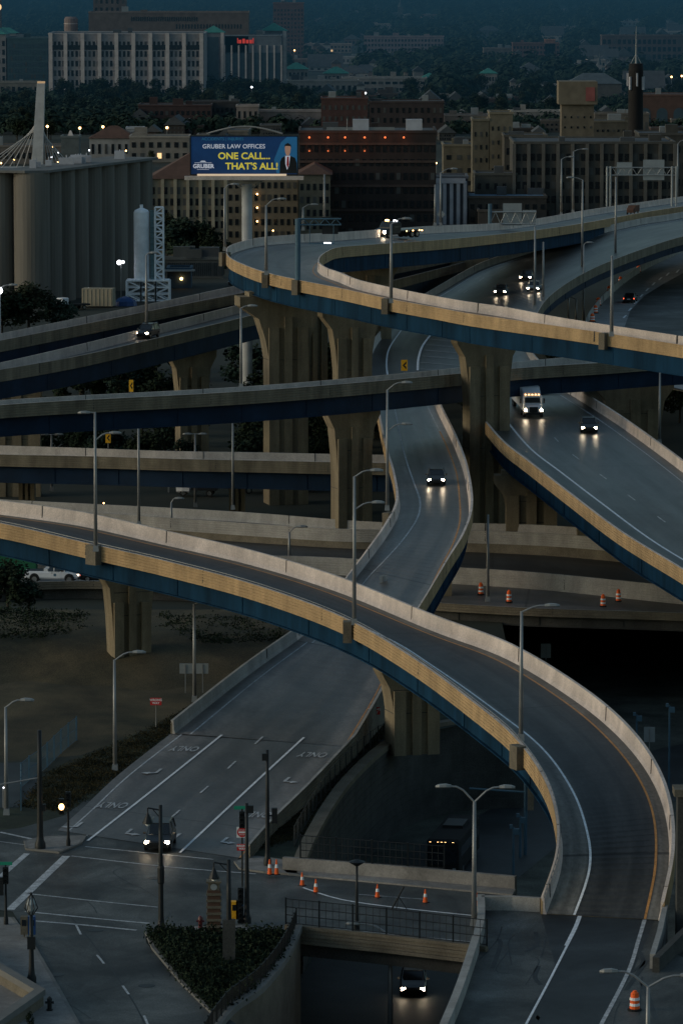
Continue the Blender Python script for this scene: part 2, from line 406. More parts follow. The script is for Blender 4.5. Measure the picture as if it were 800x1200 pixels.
# embankment below the lower highway
mb = MB(); rows_ = []
for k in range(61):
    u = -150 + k * 8.6; wv = 5 * math.sin(k * .21) + 2 * math.sin(k * .53)
    lo, hi = P(u, 812 + wv, 0), P(u, 733, 2.6); rg = []
    for q in range(15):
        f = q / 14; p = lo.lerp(hi, f); p.z = -.25 + 2.9 * (.5 - .5 * math.cos(math.pi * min(1, f * 1.15))) + .10 * math.sin(k * .7 + q) * f; rg.append(p)
    rg.append(Vector((hi.x, hi.y + 12, 2.4))); rows_.append(rg)
mb.loft(rows_, cap=False, closed=False)
o = tag(mb.obj('grass_bank', 'field', smooth=True), kind='structure')
# streets on the ground
ZR = .03
sheet('road', [(-250, 990), (-100, 978), (0, 973), (25, 970), (75, 956), (100, 938), (330, 960), (300, 986), (278, 1008), (300, 1016), (352, 1026), (350, 1088), (330, 1092), (170, 1092),
               (172, 1105), (200, 1140), (262, 1190), (300, 1215), (330, 1290), (130, 1290), (92, 1200), (70, 1160), (35, 1100), (15, 1068), (-40, 1062), (-250, 1040)], ZR, 'asphalt')
sheet('street_mouth', [(566, 1050), (632, 1052), (700, 1060), (779, 1062), (779, 1112), (800, 1122), (900, 1060), (1000, 1330), (470, 1330), (520, 1203), (560, 1110), (567, 1080)], ZR, 'asphalt')
sheet('asphalt_patch', [(632, 1066), (700, 1068), (770, 1070), (740, 1140), (705, 1200), (685, 1290), (560, 1290), (615, 1200), (650, 1130)], ZR + .006, 'asphalt_dark')
def slab(name, px, z0, z1, m, kb=True):
    b = MB(); pts = [P(u, v, z1) for u, v in px]; b.prism(pts, z0, z1); o = structure(name, b, m)
    if kb:
        b = MB(); n = len(pts)
        for i in range(n):
            a, c = pts[i], pts[(i + 1) % n]; dd = (c - a)
            b.box((a + c) / 2 + Vector((0, 0, (z0 - z1) / 2 + .004)), (dd.length + .1, .22, z1 - z0 + .008), math.atan2(dd.y, dd.x))
        structure('kerb', b, 'kerb')
    return o
slab('pavement', [(-120, 1075), (15, 1075), (38, 1105), (70, 1160), (95, 1205), (130, 1300), (-120, 1300)], 0, .15, 'sidewalk')
slab('traffic_island', [(30, 985), (52, 980), (100, 979), (95, 987), (70, 998), (32, 994)], 0, .16, 'sidewalk')
slab('corner_pavement', [(276, 1009), (300, 1003), (330, 1007), (350, 1010), (350, 1024), (310, 1021), (282, 1017)], 0, .16, 'sidewalk')
slab('planting_bed', [(172, 1092), (335, 1090), (345, 1094), (328, 1127), (298, 1165), (258, 1194), (215, 1152), (180, 1110)], 0, .18, 'grass')
slab('plaza_pavement', [(212, 1086), (288, 1084), (292, 1096), (212, 1098)], 0, .22, 'sidewalk', False)
# ground-level paint
def pline(px, w, m='white', z=ZR + .014, sub=4, name='painted_line', dash=None):
    pts = [P(u, v, z) for u, v in (cr(px, sub) if len(px) > 2 else px)]
    b = MB(); l, r = offp(pts, w / 2), offp(pts, -w / 2)
    for i in range(len(pts) - 1): b.add([l[i], r[i], r[i + 1], l[i + 1]], [(0, 1, 2, 3)])
    return b
b = MB()
def addl(*a, **k):
    q = pline(*a, **k); b.add(q.v, q.f)
for pts, w in (([(0, 1028), (32, 1000)], .45), ([(12, 1066), (78, 1003)], .6), ([(84, 1003), (200, 1016), (300, 1024)], .2), ([(100, 992), (250, 1007)], .2),
               ([(32, 1047), (115, 1056), (185, 1063)], .2), ([(30, 1068), (100, 1075), (175, 1082)], .25), ([(40, 1079), (100, 1084), (160, 1090)], .3),
               ([(0, 975), (42, 984)], .3), ([(0, 986), (30, 990)], .15), ([(60, 986), (90, 983), (125, 969)], .15),
               ([(186, 1107), (205, 1135), (235, 1165)], .1),
               ([(89, 1083), (95, 1095)], .15), ([(114, 1119), (122, 1129)], .15), ([(144, 1155), (151, 1165)], .15), ([(169, 1190), (174, 1202)], .15)):
    addl(pts, w)
structure('painted_lines', b, 'whiteworn')
b = MB(); addl([(663, 1108), (674, 1086), (681, 1067)], .28, z=ZR + .02); addl([(616, 1200), (640, 1155), (664, 1108)], .16, z=ZR + .02); structure('white_lane_line', b, 'white')
b = MB(); addl([(704, 1200), (735, 1140), (748, 1100), (757, 1070)], .26, z=ZR + .02); structure('worn_lane_line', b, 'whiteworn')
b = MB()
for k in range(22):
    u, v = random.uniform(575, 760), random.uniform(1075, 1190)
    addl([(u, v), (u + random.uniform(-14, 14), v + random.uniform(6, 22)), (u + random.uniform(-30, 24), v + random.uniform(20, 46))], random.choice([.05, .09, .3]), z=ZR + .013)
for k in range(16):   # sealed cracks
    u, v = random.uniform(20, 280), random.uniform(1000, 1190)
    if u > 165 and v > 1085: continue
    addl([(u, v), (u + random.uniform(-18, 30), v + random.uniform(3, 12)), (u + random.uniform(-10, 60), v + random.uniform(8, 22))], .07, z=ZR + .008)
addl([(80, 1070), (120, 1120), (160, 1180), (175, 1215)], .09, z=ZR + .008)
structure('crack_sealing', b, 'asphalt_dark')
for u, v in ((66, 1142), (73, 1168), (172, 1155), (182, 1029), (112, 1090)):
    c = P(u, v, ZR + .012); b = MB(); b.lathe((c.x, c.y, ZR), [(.55, .01), (.5, .02), (.01, .02)], 14)
    structure('manhole_cover', b, 'black')
# ------------------------------------------------------------------ text
def text(body, size, m, parent, mw, name='lettering', sx=1.0, ext=.0, align='CENTER', bold=0.0):
    cu = bpy.data.curves.new('t', 'FONT'); cu.body = body; cu.size = size; cu.align_x = align; cu.align_y = 'CENTER'; cu.extrude = ext; cu.offset = bold; cu.resolution_u = 3
    ob = bpy.data.objects.new('t', cu); COL.objects.link(ob)
    dg = bpy.context.evaluated_depsgraph_get(); me = bpy.data.meshes.new_from_object(ob.evaluated_get(dg))
    COL.objects.unlink(ob); bpy.data.objects.remove(ob)
    me.transform(mw @ Matrix.Diagonal((sx, 1, 1, 1))); me.materials.clear(); me.materials.append(M[m] if isinstance(m, str) else m)
    o = bpy.data.objects.new(name, me); COL.objects.link(o)
    if parent is not None: o.parent = parent
    return o
UP = Matrix.Rotation(R(90), 4, 'X')       # lettering upright, reads from -Y
# ------------------------------------------------------------------ DECKS
r1, d1 = make_deck('curved_ramp_bridge', 'foreground curved ramp with tan grooved outer wall, sweeping down to the bottom right', [
    (-100, 597, -10, 587, 14), (0, 613, 97, 602, 13.5), (100, 636, 198, 624.5, 12.6), (200, 659, 300, 648, 11.8), (300, 686, 404, 680, 11), (400, 723, 512, 724, 10.2),
    (480, 769, 600, 757, 9.5), (550, 820, 684, 808, 8.8), (600, 862, 737, 853, 8.0), (635, 910, 770, 898, 6.6), (650, 955, 787, 945, 4.9), (650, 1000, 790, 1000, 2.8), (633, 1052, 778, 1060, .09)],
    lines=((2.25, 'n', .17, 'white'), (1.25, 'f', .17, 'orange')), rail=True, bhf=1.25, gd=1.6)
def idx(d, u, col=0): return min(range(len(d.rows)), key=lambda i: abs(d.rows[i][col] - u))
r2, d2 = make_deck('winding_ramp_bridge', 'winding ramp in the middle with yellow edge line, one dark car coming down it', [
    (434, 452, 508, 452, 12.6), (441, 477, 517, 474, 12), (450, 520, 537, 515, 11.4), (460, 555, 549, 550, 10.8), (463, 587, 554, 590, 10.1), (450, 614, 545, 622, 9.2), (432, 640, 525, 655, 8.1),
    (412, 667, 503, 692, 6.6), (382, 704, 485, 722, 5.2), (345, 736, 468, 757, 3.9)], road='deckroad_r2', conc='concrete',
    lines=((2.35, 'n', .16, 'whiteworn'), (1.2, 'f', .16, 'orange', 12), (1.2, 'f', .16, 'whiteworn', 0, 12)), tan='tan')
r2b, d2b = make_deck('ramp_approach', 'lower end of the winding ramp between concrete walls, ONLY painted on it', [
    (345, 736, 468, 757, 3.9), (282, 780, 452, 800, 2.4), (200, 844, 418, 860, .9)], road='deckroad_grey', conc='concrete_far', fill=True, group=None, zfill=-.5, cat='road ramp', tan='wall_tan',
    lines=((1.7, 'n', .16, 'whiteworn'), (1.0, 'f', .13, 'orange')))
r2c, d2c = make_deck('ramp_approach', 'four lane foot of the ramp at the crossing where the dark sports utility vehicle waits', [
    (200, 860, 418, 860, .9), (140, 907, 364, 917, .45), (97, 947, 320, 960, .12), (68, 973, 293, 990, .06)], road='deckroad_grey', conc='concrete_far', fill=True, group=None, zfill=-.5, cat='road ramp', bn=False, tan='wall_tan',
    lines=((.9, 'n', .16, 'whiteworn'), (.9, 'f', .13, 'orange')))
rm, dm = make_deck('freeway_viaduct', 'wide freeway carriageway with three oncoming cars, running in from the upper right', [
    (900, 262, 880, 232, 17.6), (850, 268, 795, 249, 17.6), (800, 277, 750, 256, 17.4), (755, 291, 700, 267, 17), (705, 310, 650, 280, 16.4), (670, 328, 600, 295, 15.7), (645, 346, 560, 309, 14.9),
    (632, 362, 520, 331, 14), (621, 385, 485, 352, 13.7), (617, 400, 452, 380, 13.4), (630, 420, 435, 402, 13.1), (655, 441, 429, 428, 12.9), (671, 452, 432, 450, 12.6)],
    road='deckroad_wet', conc='concrete_mid', tan='tan_dull', steel='navy', gd=1.0,
    lines=((3.0, 'f', .28, 'white'), (6.9, 'f', .22, 'whiteworn', 0, 60, (3.5, 10)), (10.5, 'f', .22, 'whiteworn', 0, 60, (3.5, 10)), (1.6, 'n', .14, 'whiteworn', 0, 70)))
r5, d5 = make_deck('truck_ramp_bridge', 'broad ramp at right with the white truck and a dark car on wet pavement', [
    (540, 455, 672, 452, 12.6), (560, 484, 722, 483, 12.2), (587, 516, 765, 513, 11.6), (620, 542, 803, 541, 10.9), (665, 577, 848, 576, 10), (725, 622, 905, 620, 9), (800, 668, 965, 667, 8), (885, 722, 1040, 718, 7)],
    road='deckroad_wet', conc='concrete', lines=((3.2, 'n', .24, 'white'), (7.0, 'n', .14, 'whiteworn', 0, None, (3.5, 10)), (1.6, 'f', .14, 'whiteworn')))
r3, d3 = make_deck('flyover_loop', 'highest flyover, a hairpin loop above all other ramps, tow truck on its far leg', [
    (870, 232, 800, 230, 15), (765, 247, 700, 244, 17), (655, 266, 600, 260, 20), (540, 279, 500, 265, 23.6), (430, 287, 400, 272, 26.2), (396, 290, 344, 275, 27), (383, 295, 300, 279, 27),
    (376, 300, 271, 287, 27), (374, 305, 265, 294, 27), (376, 309, 269, 302, 27), (384, 314, 287, 311, 27), (400, 319.5, 310, 319, 27), (425, 329, 344, 327, 26.7), (480, 341, 400, 338, 26.3),
    (540, 352, 455, 350, 25.8), (600, 361, 510, 360, 25.3), (660, 372.5, 560, 369, 25), (780, 391, 680, 386, 24.3), (900, 409, 800, 404.5, 23.5), (1000, 427, 900, 421, 23)],
    road='deckroad_grey', lines=((1.2, 'n', .15, 'orange'), (1.9, 'f', .15, 'whiteworn')))
r4, d4 = make_deck('crossing_viaduct', 'upper of the two left viaducts that rise toward the loop, no vehicle on it', [
    (-20, 403, -100, 411, 19), (78, 384, 0, 391, 19), (175, 364.5, 100, 371, 19), (270, 346, 200, 351, 19), (350, 330, 286, 333, 19), (460, 311, 400, 313, 17.2), (560, 292, 500, 296, 14), (680, 272, 620, 276, 11)],
    road='deckroad_grey', conc='concrete_mid', tan='tan_dull', steel='navy', lines=((1.2, 'n', .2, 'whiteworn'),))
r6, d6 = make_deck('crossing_viaduct', 'lower of the two left viaducts rising toward the loop, a lit car on it', [
    (-10, 435, -100, 446, 18), (88, 418, 0, 425, 18), (185, 396, 100, 402, 18), (285, 372, 200, 377, 18), (375, 350, 297, 353, 18), (475, 325, 400, 331, 16.4), (560, 303, 500, 309, 13)],
    road='deckroad_grey', conc='concrete_mid', tan='tan_dull', steel='navy', lines=((1.2, 'n', .2, 'whiteworn'),))
r7, d7 = make_deck('crossing_viaduct', 'long level viaduct crossing the picture just below the loop, in front of the winding ramp', [
    (-90, 483, -100, 477, 18.5), (10, 474, 0, 469, 18.5), (110, 468, 100, 463, 18.5), (210, 463, 200, 458, 18.5), (310, 457, 300, 452, 18.5), (412, 449, 400, 444, 18.3), (515, 440, 500, 434.5, 17.3),
    (612, 431, 594, 425, 16.6), (705, 425, 680, 417, 16.6), (790, 419, 760, 411, 16.6), (890, 415, 850, 405, 16.6)], road='deckroad_grey', conc='concrete_mid', tan='tan_dull', steel='navy')
r8, d8 = make_deck('low_viaduct', 'lowest level viaduct at left, second below the loop, with pale barrier', [
    (-90, 530, -100, 520, 7), (15, 533, 0, 522, 7), (115, 535, 100, 525, 7), (215, 538, 200, 528.5, 7), (315, 540, 300, 530, 7), (410, 542, 394, 532, 7), (535, 544, 520, 534, 7)],
    road='deckroad_grey', conc='concrete_mid', tan='tan_dull', steel='navy')
r9, d9 = make_deck('rising_road', 'walled road rising gently behind the foreground ramp, empty of vehicles', [
    (-50, 594, -60, 582, 2.6), (110, 601, 100, 590, 2.6), (200, 607, 200, 595, 2.6), (300, 614, 300, 601, 2.6), (400, 620, 400, 609, 2.6), (480, 621, 480, 613, 2.6), (556, 622, 556, 613, 2.6), (668, 627, 668, 617, 2.6), (820, 641, 820, 630, 2.6)],
    road='deckroad_grey', conc='concrete_far', tan='concrete_far', fill=True, group=None, cat='road')
r10, d10 = make_deck('freeway', 'far carriageway of the sunken freeway with white lines, behind its median wall', [
    (-60, 645, -60, 598, 1.6), (100, 650, 100, 611, 1.6), (200, 650, 200, 616, 1.6), (300, 651, 300, 624, 1.6), (400, 654, 400, 632, 1.6), (522, 664, 522, 634, 1.4), (640, 672, 640, 640, 1.3), (820, 690, 820, 655, 1.2)],
    road='deckroad', conc='concrete_far', tan='concrete_far', fill=True, group=None, cat='freeway', bf=False, bh=1.5,
    lines=((1.6, 'f', .16, 'whiteworn'), (6.0, 'f', .16, 'whiteworn', 0, None, (3.5, 9)), (2.0, 'n', .16, 'whiteworn')))
r11, d11 = make_deck('freeway_bridge', 'near freeway carriageway with white pickup and orange drums, grooved side wall above the dark underpass', [
    (-60, 686, -60, 646, 1.4), (0, 684, 0, 649, 1.4), (110, 681, 110, 651, 1.4), (300, 687, 300, 652, 1.4), (400, 696, 400, 655, 1.3), (507, 706, 522, 665, 1.2), (631, 713, 640, 673, 1.1), (762, 717, 780, 685, 1.0), (900, 723, 920, 700, 1.0)],
    road='deckroad_grey', conc='concrete_far', tan='wall_tan', steel='wall_dark', gd=1.0, group=None, cat='freeway', bf=False, bn=True, bh=.5,
    lines=((.9, 'n', .8, 'whiteworn'), (1.0, 'f', .16, 'orange')))
r12, d12 = make_deck('curving_freeway', 'curving carriageway at the right edge lined with orange drums, one car with red tail lights', [
    (900, 300, 860, 262, 10), (900, 330, 800, 288, 10), (880, 360, 750, 311, 10), (860, 380, 715, 337, 10), (850, 400, 695, 358, 10), (845, 420, 686, 375, 10), (850, 440, 690, 396, 10), (860, 470, 700, 425, 10)],
    road='asphalt_pale', conc='concrete_far', tan='tan_dull', steel='navy', bn=False)
sheet('freeway_lane', [(900, 286), (800, 320), (776, 333), (755, 346), (738, 364), (731, 384), (732, 410), (850, 420), (900, 340)], 10.03, 'asphalt', kind=None, parent=r12)
# street bridge over the underpass
sb = thing('street_bridge', 'city street bridge over the underpass, fenced on both sides, with orange cones on its lane', 'street bridge', tuple(P(345, 1090, 0)))
b = MB(); nr = [P(u, v, ZR + .012) for u, v in ((335, 1089), (450, 1101), (570, 1115))]; fr = [P(u, v, ZR + .012) for u, v in ((338, 1026), (450, 1036), (600, 1050))]
for i in range(2): b.add([nr[i], nr[i + 1], fr[i + 1], fr[i]], [(0, 1, 2, 3)])
b.obj('road_surface', 'asphalt', sb, True)
fr2 = [P(u, v, ZR) for u, v in ((332, 1021), (450, 1030), (604, 1044))]
b = MB()
for i in range(2): b.prism([fr[i], fr[i + 1], fr2[i + 1], fr2[i]], -.1, .16)
b.obj('pavement', 'sidewalk', sb, True)
b = MB()
for i in range(2):
    a, c = nr[i], nr[i + 1]; dd = c - a
    for z0, z1, o in ((.35, .12, .0), (.1, -.12, .08), (-.14, -.36, .0), (-.38, -.60, .08), (-.62, -.85, 0)):
        b.box((a + c) / 2 + Vector((0, o, (z0 + z1) / 2)), (dd.length, .4, z0 - z1), math.atan2(dd.y, dd.x))
b.obj('side_wall', 'wall_tan', sb, True)
b = MB()
for o in (.9, 4.0, 7.0, 10.0):
    for i in range(2):
        a, c = nr[i], nr[i + 1]; dd = c - a; b.box((a + c) / 2 + Vector((0, o, -1.35)), (dd.length, .4, 1.0), math.atan2(dd.y, dd.x))
b.obj('girder', 'wall_dark', sb, True)
b = MB()
for i in range(2): b.prism([nr[i] + Vector((0, .1, 0)), nr[i + 1] + Vector((0, .1, 0)), fr2[i + 1], fr2[i]], -.85, -.12)
b.obj('deck_slab', 'wall_dark', sb, True)
b = MB()
for i in range(2):
    a, c = fr2[i], fr2[i + 1]; dd = c - a; b.box((a + c) / 2 + Vector((0, .2, .3)), (dd.length, .4, 1.4), math.atan2(dd.y, dd.x))
b.obj('parapet', 'sidewalk', sb, True)
for pts, w in (([(355, 1040), (400, 1054), (470, 1064), (556, 1073)], .2), ([(390, 1088), (556, 1104)], .14), ([(420, 1048), (500, 1054)], .1)):
    q = pline(pts, w, z=ZR + .024); q.obj('painted_line', 'white' if w == .2 else 'whiteworn', sb, True)
def fence(name, label, pts, hgt, post=2.4, pitch=.3, m='black', rails=2, cat='fence', group=None, world_z=None):
    t = thing(name, label, cat, tuple(pts[0]), 0, group)
    L = sum((b - a).length for a, b in zip(pts, pts[1:])); n = max(1, int(L / post))
    def at(l):
        for a, b in zip(pts, pts[1:]):
            k = (b - a).length
            if l <= k + 1e-6: return a.lerp(b, l / k)
            l -= k
        return pts[-1].copy()
    P0 = [at(L * i / n) for i in range(n + 1)]
    for p in P0:
        b = MB(); b.box(p + Vector((0, 0, hgt / 2)), (.11, .11, hgt + .1)); b.obj('post', m, t, True)
    for a, c in zip(P0, P0[1:]):
        b = MB(); dd = c - a; rz = math.atan2(dd.y, dd.x); q = max(2, int(dd.length / pitch))
        for k in range(rails + 1):
            z = .08 + (hgt - .12) * k / rails; b.tube(a + Vector((0, 0, z)), c + Vector((0, 0, z)), .03, n=4)
        for k in range(1, q): b.box(a.lerp(c, k / q) + Vector((0, 0, hgt / 2)), (.025, .025, hgt - .1), rz)
        b.obj('panel', m, t, True)
    return t
fence('bridge_fence', 'black railing on the near side of the street bridge, above the tunnel mouth', [p + Vector((0, .1, .35)) for p in nr], 1.75, 2.4, .42, rails=3)
fence('bridge_fence', 'black railing on the far side of the street bridge, behind the cones', [P(352, 1006, 1.0), P(520, 1019, 1.0)], 1.7, 2.6, .42, rails=3)
# walls
def wall(name, label, pts, z0, z1, th, m, cap=None, cat='wall', group=None, grooves=False):
    t = thing(name, label, cat, tuple(pts[0]), 0, group); l = offp(pts, th / 2); r = offp(pts, -th / 2)
    b = MB(); b.loft([[Vector((p.x, p.y, z0)), Vector((q.x, q.y, z0)), Vector((q.x, q.y, z1 + q.z)), Vector((p.x, p.y, z1 + p.z))] for p, q in zip(l, r)])
    b.obj('wall_face', m, t, True)
    if cap:
        l2 = offp(pts, th / 2 + .12); r2_ = offp(pts, -th / 2 - .12); b = MB()
        b.loft([[Vector((p.x, p.y, z1 + p.z + .003)), Vector((q.x, q.y, z1 + q.z + .003)), Vector((q.x, q.y, z1 + q.z + .4)), Vector((p.x, p.y, z1 + p.z + .4))] for p, q in zip(l2, r2_)])
        b.obj('coping', cap, t, True)
    if grooves:
        b = MB()
        for z in [z0 + .6 * k for k in range(1, int((z1 - z0) / .6))]:
            q = offp(pts, -th / 2 - .03); q2 = offp(pts, -th / 2 + .05)
            b.loft([[Vector((p.x, p.y, z)), Vector((s_.x, s_.y, z)), Vector((s_.x, s_.y, z + .3)), Vector((p.x, p.y, z + .3))] for p, s_ in zip(q, q2)])
        b.obj('block_course', m, t, True)
    return t
arc = [P(u, v, 0) for u, v in cr([(349, 1020), (355, 1003), (365, 982), (385, 947), (410, 914), (450, 877), (490, 857), (540, 847), (612, 844)], 4)]
wall('retaining_wall', 'long curved retaining wall around the sunken road, with a pale coping', arc, ZT, -.05, .7, 'wall_dark', 'wall_tan', grooves=True)
fence('chain_fence', 'see-through wire fence along the top of the curved retaining wall', [p + Vector((-.9, .5, 0)) for p in arc[6:30:2]], 1.5, 2.6, .85, 'wall_dark', 1)
la = [P(u, v, 0) for u, v in cr([(347, 1092), (331, 1127), (301, 1165), (258, 1200), (205, 1290)], 5)]
wall('retaining_wall', 'curved brownish wall down to the tunnel road at the bottom, topped by a black railing', la, ZT, .1, .6, 'wall_tan', 'kerb', grooves=True)
fence('bridge_fence', 'black railing curving down along the planting bed toward the bottom edge', [p + Vector((0, 0, .5)) for p in la[::2]], 1.1, 1.6, .2, rails=1)
def barrier(name, label, px, z0, h, th, m, zz=0):
    return wall(name, label, [P(u, v, zz + h) - Vector((0, 0, h)) for u, v in px], z0, h, th, m)
wall('concrete_barrier', 'pale curved concrete barrier between the tunnel and the ramp foot, running to the bottom edge', [Vector((p.x, p.y, 0)) for p in [P(u, v, 1.0) for u, v in cr([(563, 1048), (563, 1076), (553, 1110), (536, 1160), (515, 1210), (480, 1290)], 4)]], ZT, 1.0, .5, 'concrete_far')
wall('concrete_barrier', 'short pale barrier closing the corner between the street bridge and the ramp foot', [Vector((p.x, p.y, 0)) for p in [P(564, 1050, 1.0), P(600, 1050, 1.0), P(633, 1052, 1.0)]], -2, 1.0, .4, 'concrete_far')
wall('concrete_barrier', 'slim barrier tapering off the outer side of the ramp foot, beside the orange drum', [Vector((p.x, p.y, 0)) for p in [P(u, v, 1.0) for u, v in ((779, 1060), (772, 1092), (764, 1118))]], -3, 1.0, .35, 'concrete_far')
wall('retaining_wall', 'grey sloping wall at the right edge below the brown pillar', [Vector((p.x, p.y, 0)) for p in [P(u, v, 1.0) for u, v in ((768, 1122), (800, 1090), (860, 1040))]], ZT, 1.0, .45, 'wall_dark')
b = MB(); pp = P(797, 1085, 0)
b.box(pp + Vector((.5, 1, 1)), (1.5, 1.5, 15.5)); t = thing('stone_pillar', 'brown stone pillar with a cap, cut by the right edge of the picture', 'pillar', tuple(pp)); b.obj('shaft', 'wall_dark', t, True)
b = MB(); b.box(pp + Vector((.5, 1, 9.0)), (2.0, 2.0, .5)); b.obj('cap', 'wall_tan', t, True)
wall('abutment_wall', 'dark end wall under the foot of the foreground ramp', [Vector((p.x, p.y, 0)) for p in (P(640, 1064, 0), P(776, 1070, 0))], ZT, -1.5, .5, 'wall_dark')
wall('planter_wall', 'low stone planter wall forming a corner on the pavement at bottom left', [Vector((p.x, p.y, 0)) for p in (P(-60, 1098, 1.1), P(47, 1161, 1.1), P(-40, 1222, 1.1))], 0, .8, .45, 'wall_tan', 'kerb')
# ------------------------------------------------------------------ PIERS
def pier(label, u, v, z, capw, colw, zb=-.3, th=2.2, gd=1.9, yaw=0.0, caph=2.0, flare=5.5, group='flared concrete piers of the ramps'):
    c = P(u, v, z); zt = z - .42 - gd
    t = thing('bridge_pier', label, 'bridge pier', (c.x, c.y, zb), R(yaw), group)
    zt -= zb
    w, k = colw / 2, capw / 2
    prof = [(-k, zt), (-k, zt - caph * .55), (-w - (k - w) * .35, zt - caph * 1.3), (-w - (k - w) * .12, zt - caph * 1.3 - flare * .45), (-w, zt - caph - flare)]
    out = prof + [(-w, 0), (w, 0)] + [(-x, y) for x, y in reversed(prof)]
    b = MB(); n = len(out)
    tr = tessellate_polygon([[Vector((x, y, 0)) for x, y in out]])
    vs = [(x, -th / 2, y) for x, y in out] + [(x, th / 2, y) for x, y in out]
    b.add(vs, [(i, (i + 1) % n, n + (i + 1) % n, n + i) for i in range(n)] + [tuple(q) for q in tr] + [tuple(n + a for a in q) for q in tr])
    b.obj('column', 'pier', t)
    for s_ in (-1, 1):       # raised side ribs and a centre rib, front and back
        for yy in (-th / 2 - .16,):
            b = MB(); b.box((s_ * (w - .55 * colw / 4.5), yy, (zt - caph - flare * .3) / 2), (colw * .26, .34, zt - caph - flare * .3)); b.obj('rib', 'pier', t)
    for yy in (-th / 2 - .16,):
        b = MB(); b.box((0, yy, (zt - caph * 1.2) / 2), (colw * .2, .34, zt - caph * 1.2)); b.obj('rib', 'pier', t)
    b = MB(); b.box((0, 0, zt + .28), (capw * .8, th * .8, .5)); b.obj('bearing_seat', 'pier', t)
    for z in (zt * .45, zt * .7):
        b = MB(); b.box((0, 0, z), (colw + .03, th + .03, .06)); b.obj('construction_joint', 'wall_dark', t)
    return t
pier('massive pier under the left end of the loop, below the blue sign post', 334, 322, 27, 11.5, 4.6, th=3.0, gd=2.0, yaw=14)
pier('slim dark pier just behind the massive one, carrying the far leg of the loop', 367, 284, 27, 8, 3.2, th=2.5, yaw=10)
pier('flared pier under the front leg of the loop, second from the left', 412, 335, 26.4, 7.6, 4.0, yaw=16)
pier('tallest flared pier in the centre, standing in front of the crossing viaduct', 569, 365, 25.2, 7.4, 4.6, yaw=18, th=2.2)
pier('shadowed pier at right, under the front leg of the loop beyond the wet ramp', 742, 421, 15.9, 9.5, 6, yaw=8)
pier('flared pier carrying the long crossing viaduct, just left of the winding ramp', 411, 448, 18.5, 6.0, 3.8, yaw=20)
pier('pier under the left viaducts at the far left edge, cut by the frame', 20, 405, 18, 7, 5.5)
pier('pier with a lit side strip under the lower left viaduct, right of the dark trees', 224, 385, 18, 6, 3.6, yaw=18)
pier('short stub pier under the low viaduct near the left edge', 32, 530, 7, 3.6, 1.8, caph=.8, flare=1, gd=1.6)
pier('short stub pier under the low viaduct beside the thin pole', 278, 536, 7, 3.6, 1.8, caph=.8, flare=1, gd=1.6)
pier('broad low pier under the foreground ramp on the grass bank, its left edges lit', 150, 630, 12.2, 5.6, 3.4, zb=1.5, caph=1.6, flare=6, yaw=20, th=2.2)
pier('squat pier under the foreground ramp beside the red sign and the curved wall', 482, 740, 9.5, 5.8, 3.8, zb=-.5, caph=1.6, flare=2.5, yaw=16, th=2.6)
pier('wide dark pier under the near end of the truck ramp, behind the empty freeway', 622, 531, 11.2, 8, 5.4, caph=1.5, flare=2, yaw=0, th=2.4)
pier('pier stub showing under the truck ramp above the orange drums, left one', 715, 560, 9.6, 9, 7, caph=1.6, flare=1.4, th=2.4, yaw=0, zb=1.2)
pier('pier stub showing under the truck ramp at the right edge of the picture', 812, 618, 8.0, 9.5, 7.5, caph=1.6, flare=1.2, th=2.4, yaw=0)
pier('dark pier under the winding ramp, hidden by its own deck', 508, 592, 10.1, 5.5, 3.5, caph=1.5, flare=2.5)
pier('brown pier under the far leg of the loop, behind the oncoming cars', 547, 271, 19.6, 7, 6, yaw=10)
pier('pier under the far leg of the loop, below the tow truck', 432, 280, 26.6, 8, 5.5, yaw=10)
def proj(p):
    x, y, z = p.x, p.y, p.z - H; dz = y * math.cos(PT) - z * math.sin(PT); return 400 + F * x / dz, 600 - F * (y * math.sin(PT) + z * math.cos(PT)) / dz
def zon(decks, u, v):
    best = (1e9, 0)
    for d in decks:
        if not hasattr(d, 'smp'):
            d.smp = []
            for i in range(len(d.A) - 1):
                for k in range(3):
                    a, b_ = d.A[i].lerp(d.A[i + 1], k / 3), d.B[i].lerp(d.B[i + 1], k / 3)
                    for j in range(25):
                        p = a.lerp(b_, j / 24); d.smp.append((*proj(p), p.z))
        for a in d.smp:
            e = (a[0] - u) ** 2 + 4 * (a[1] - v) ** 2
            if e < best[0]: best = (e, a[2])
    return best[1]
def ztop(v, z, vt): return H - (H - z) * (vt + 60) / (v + 60)
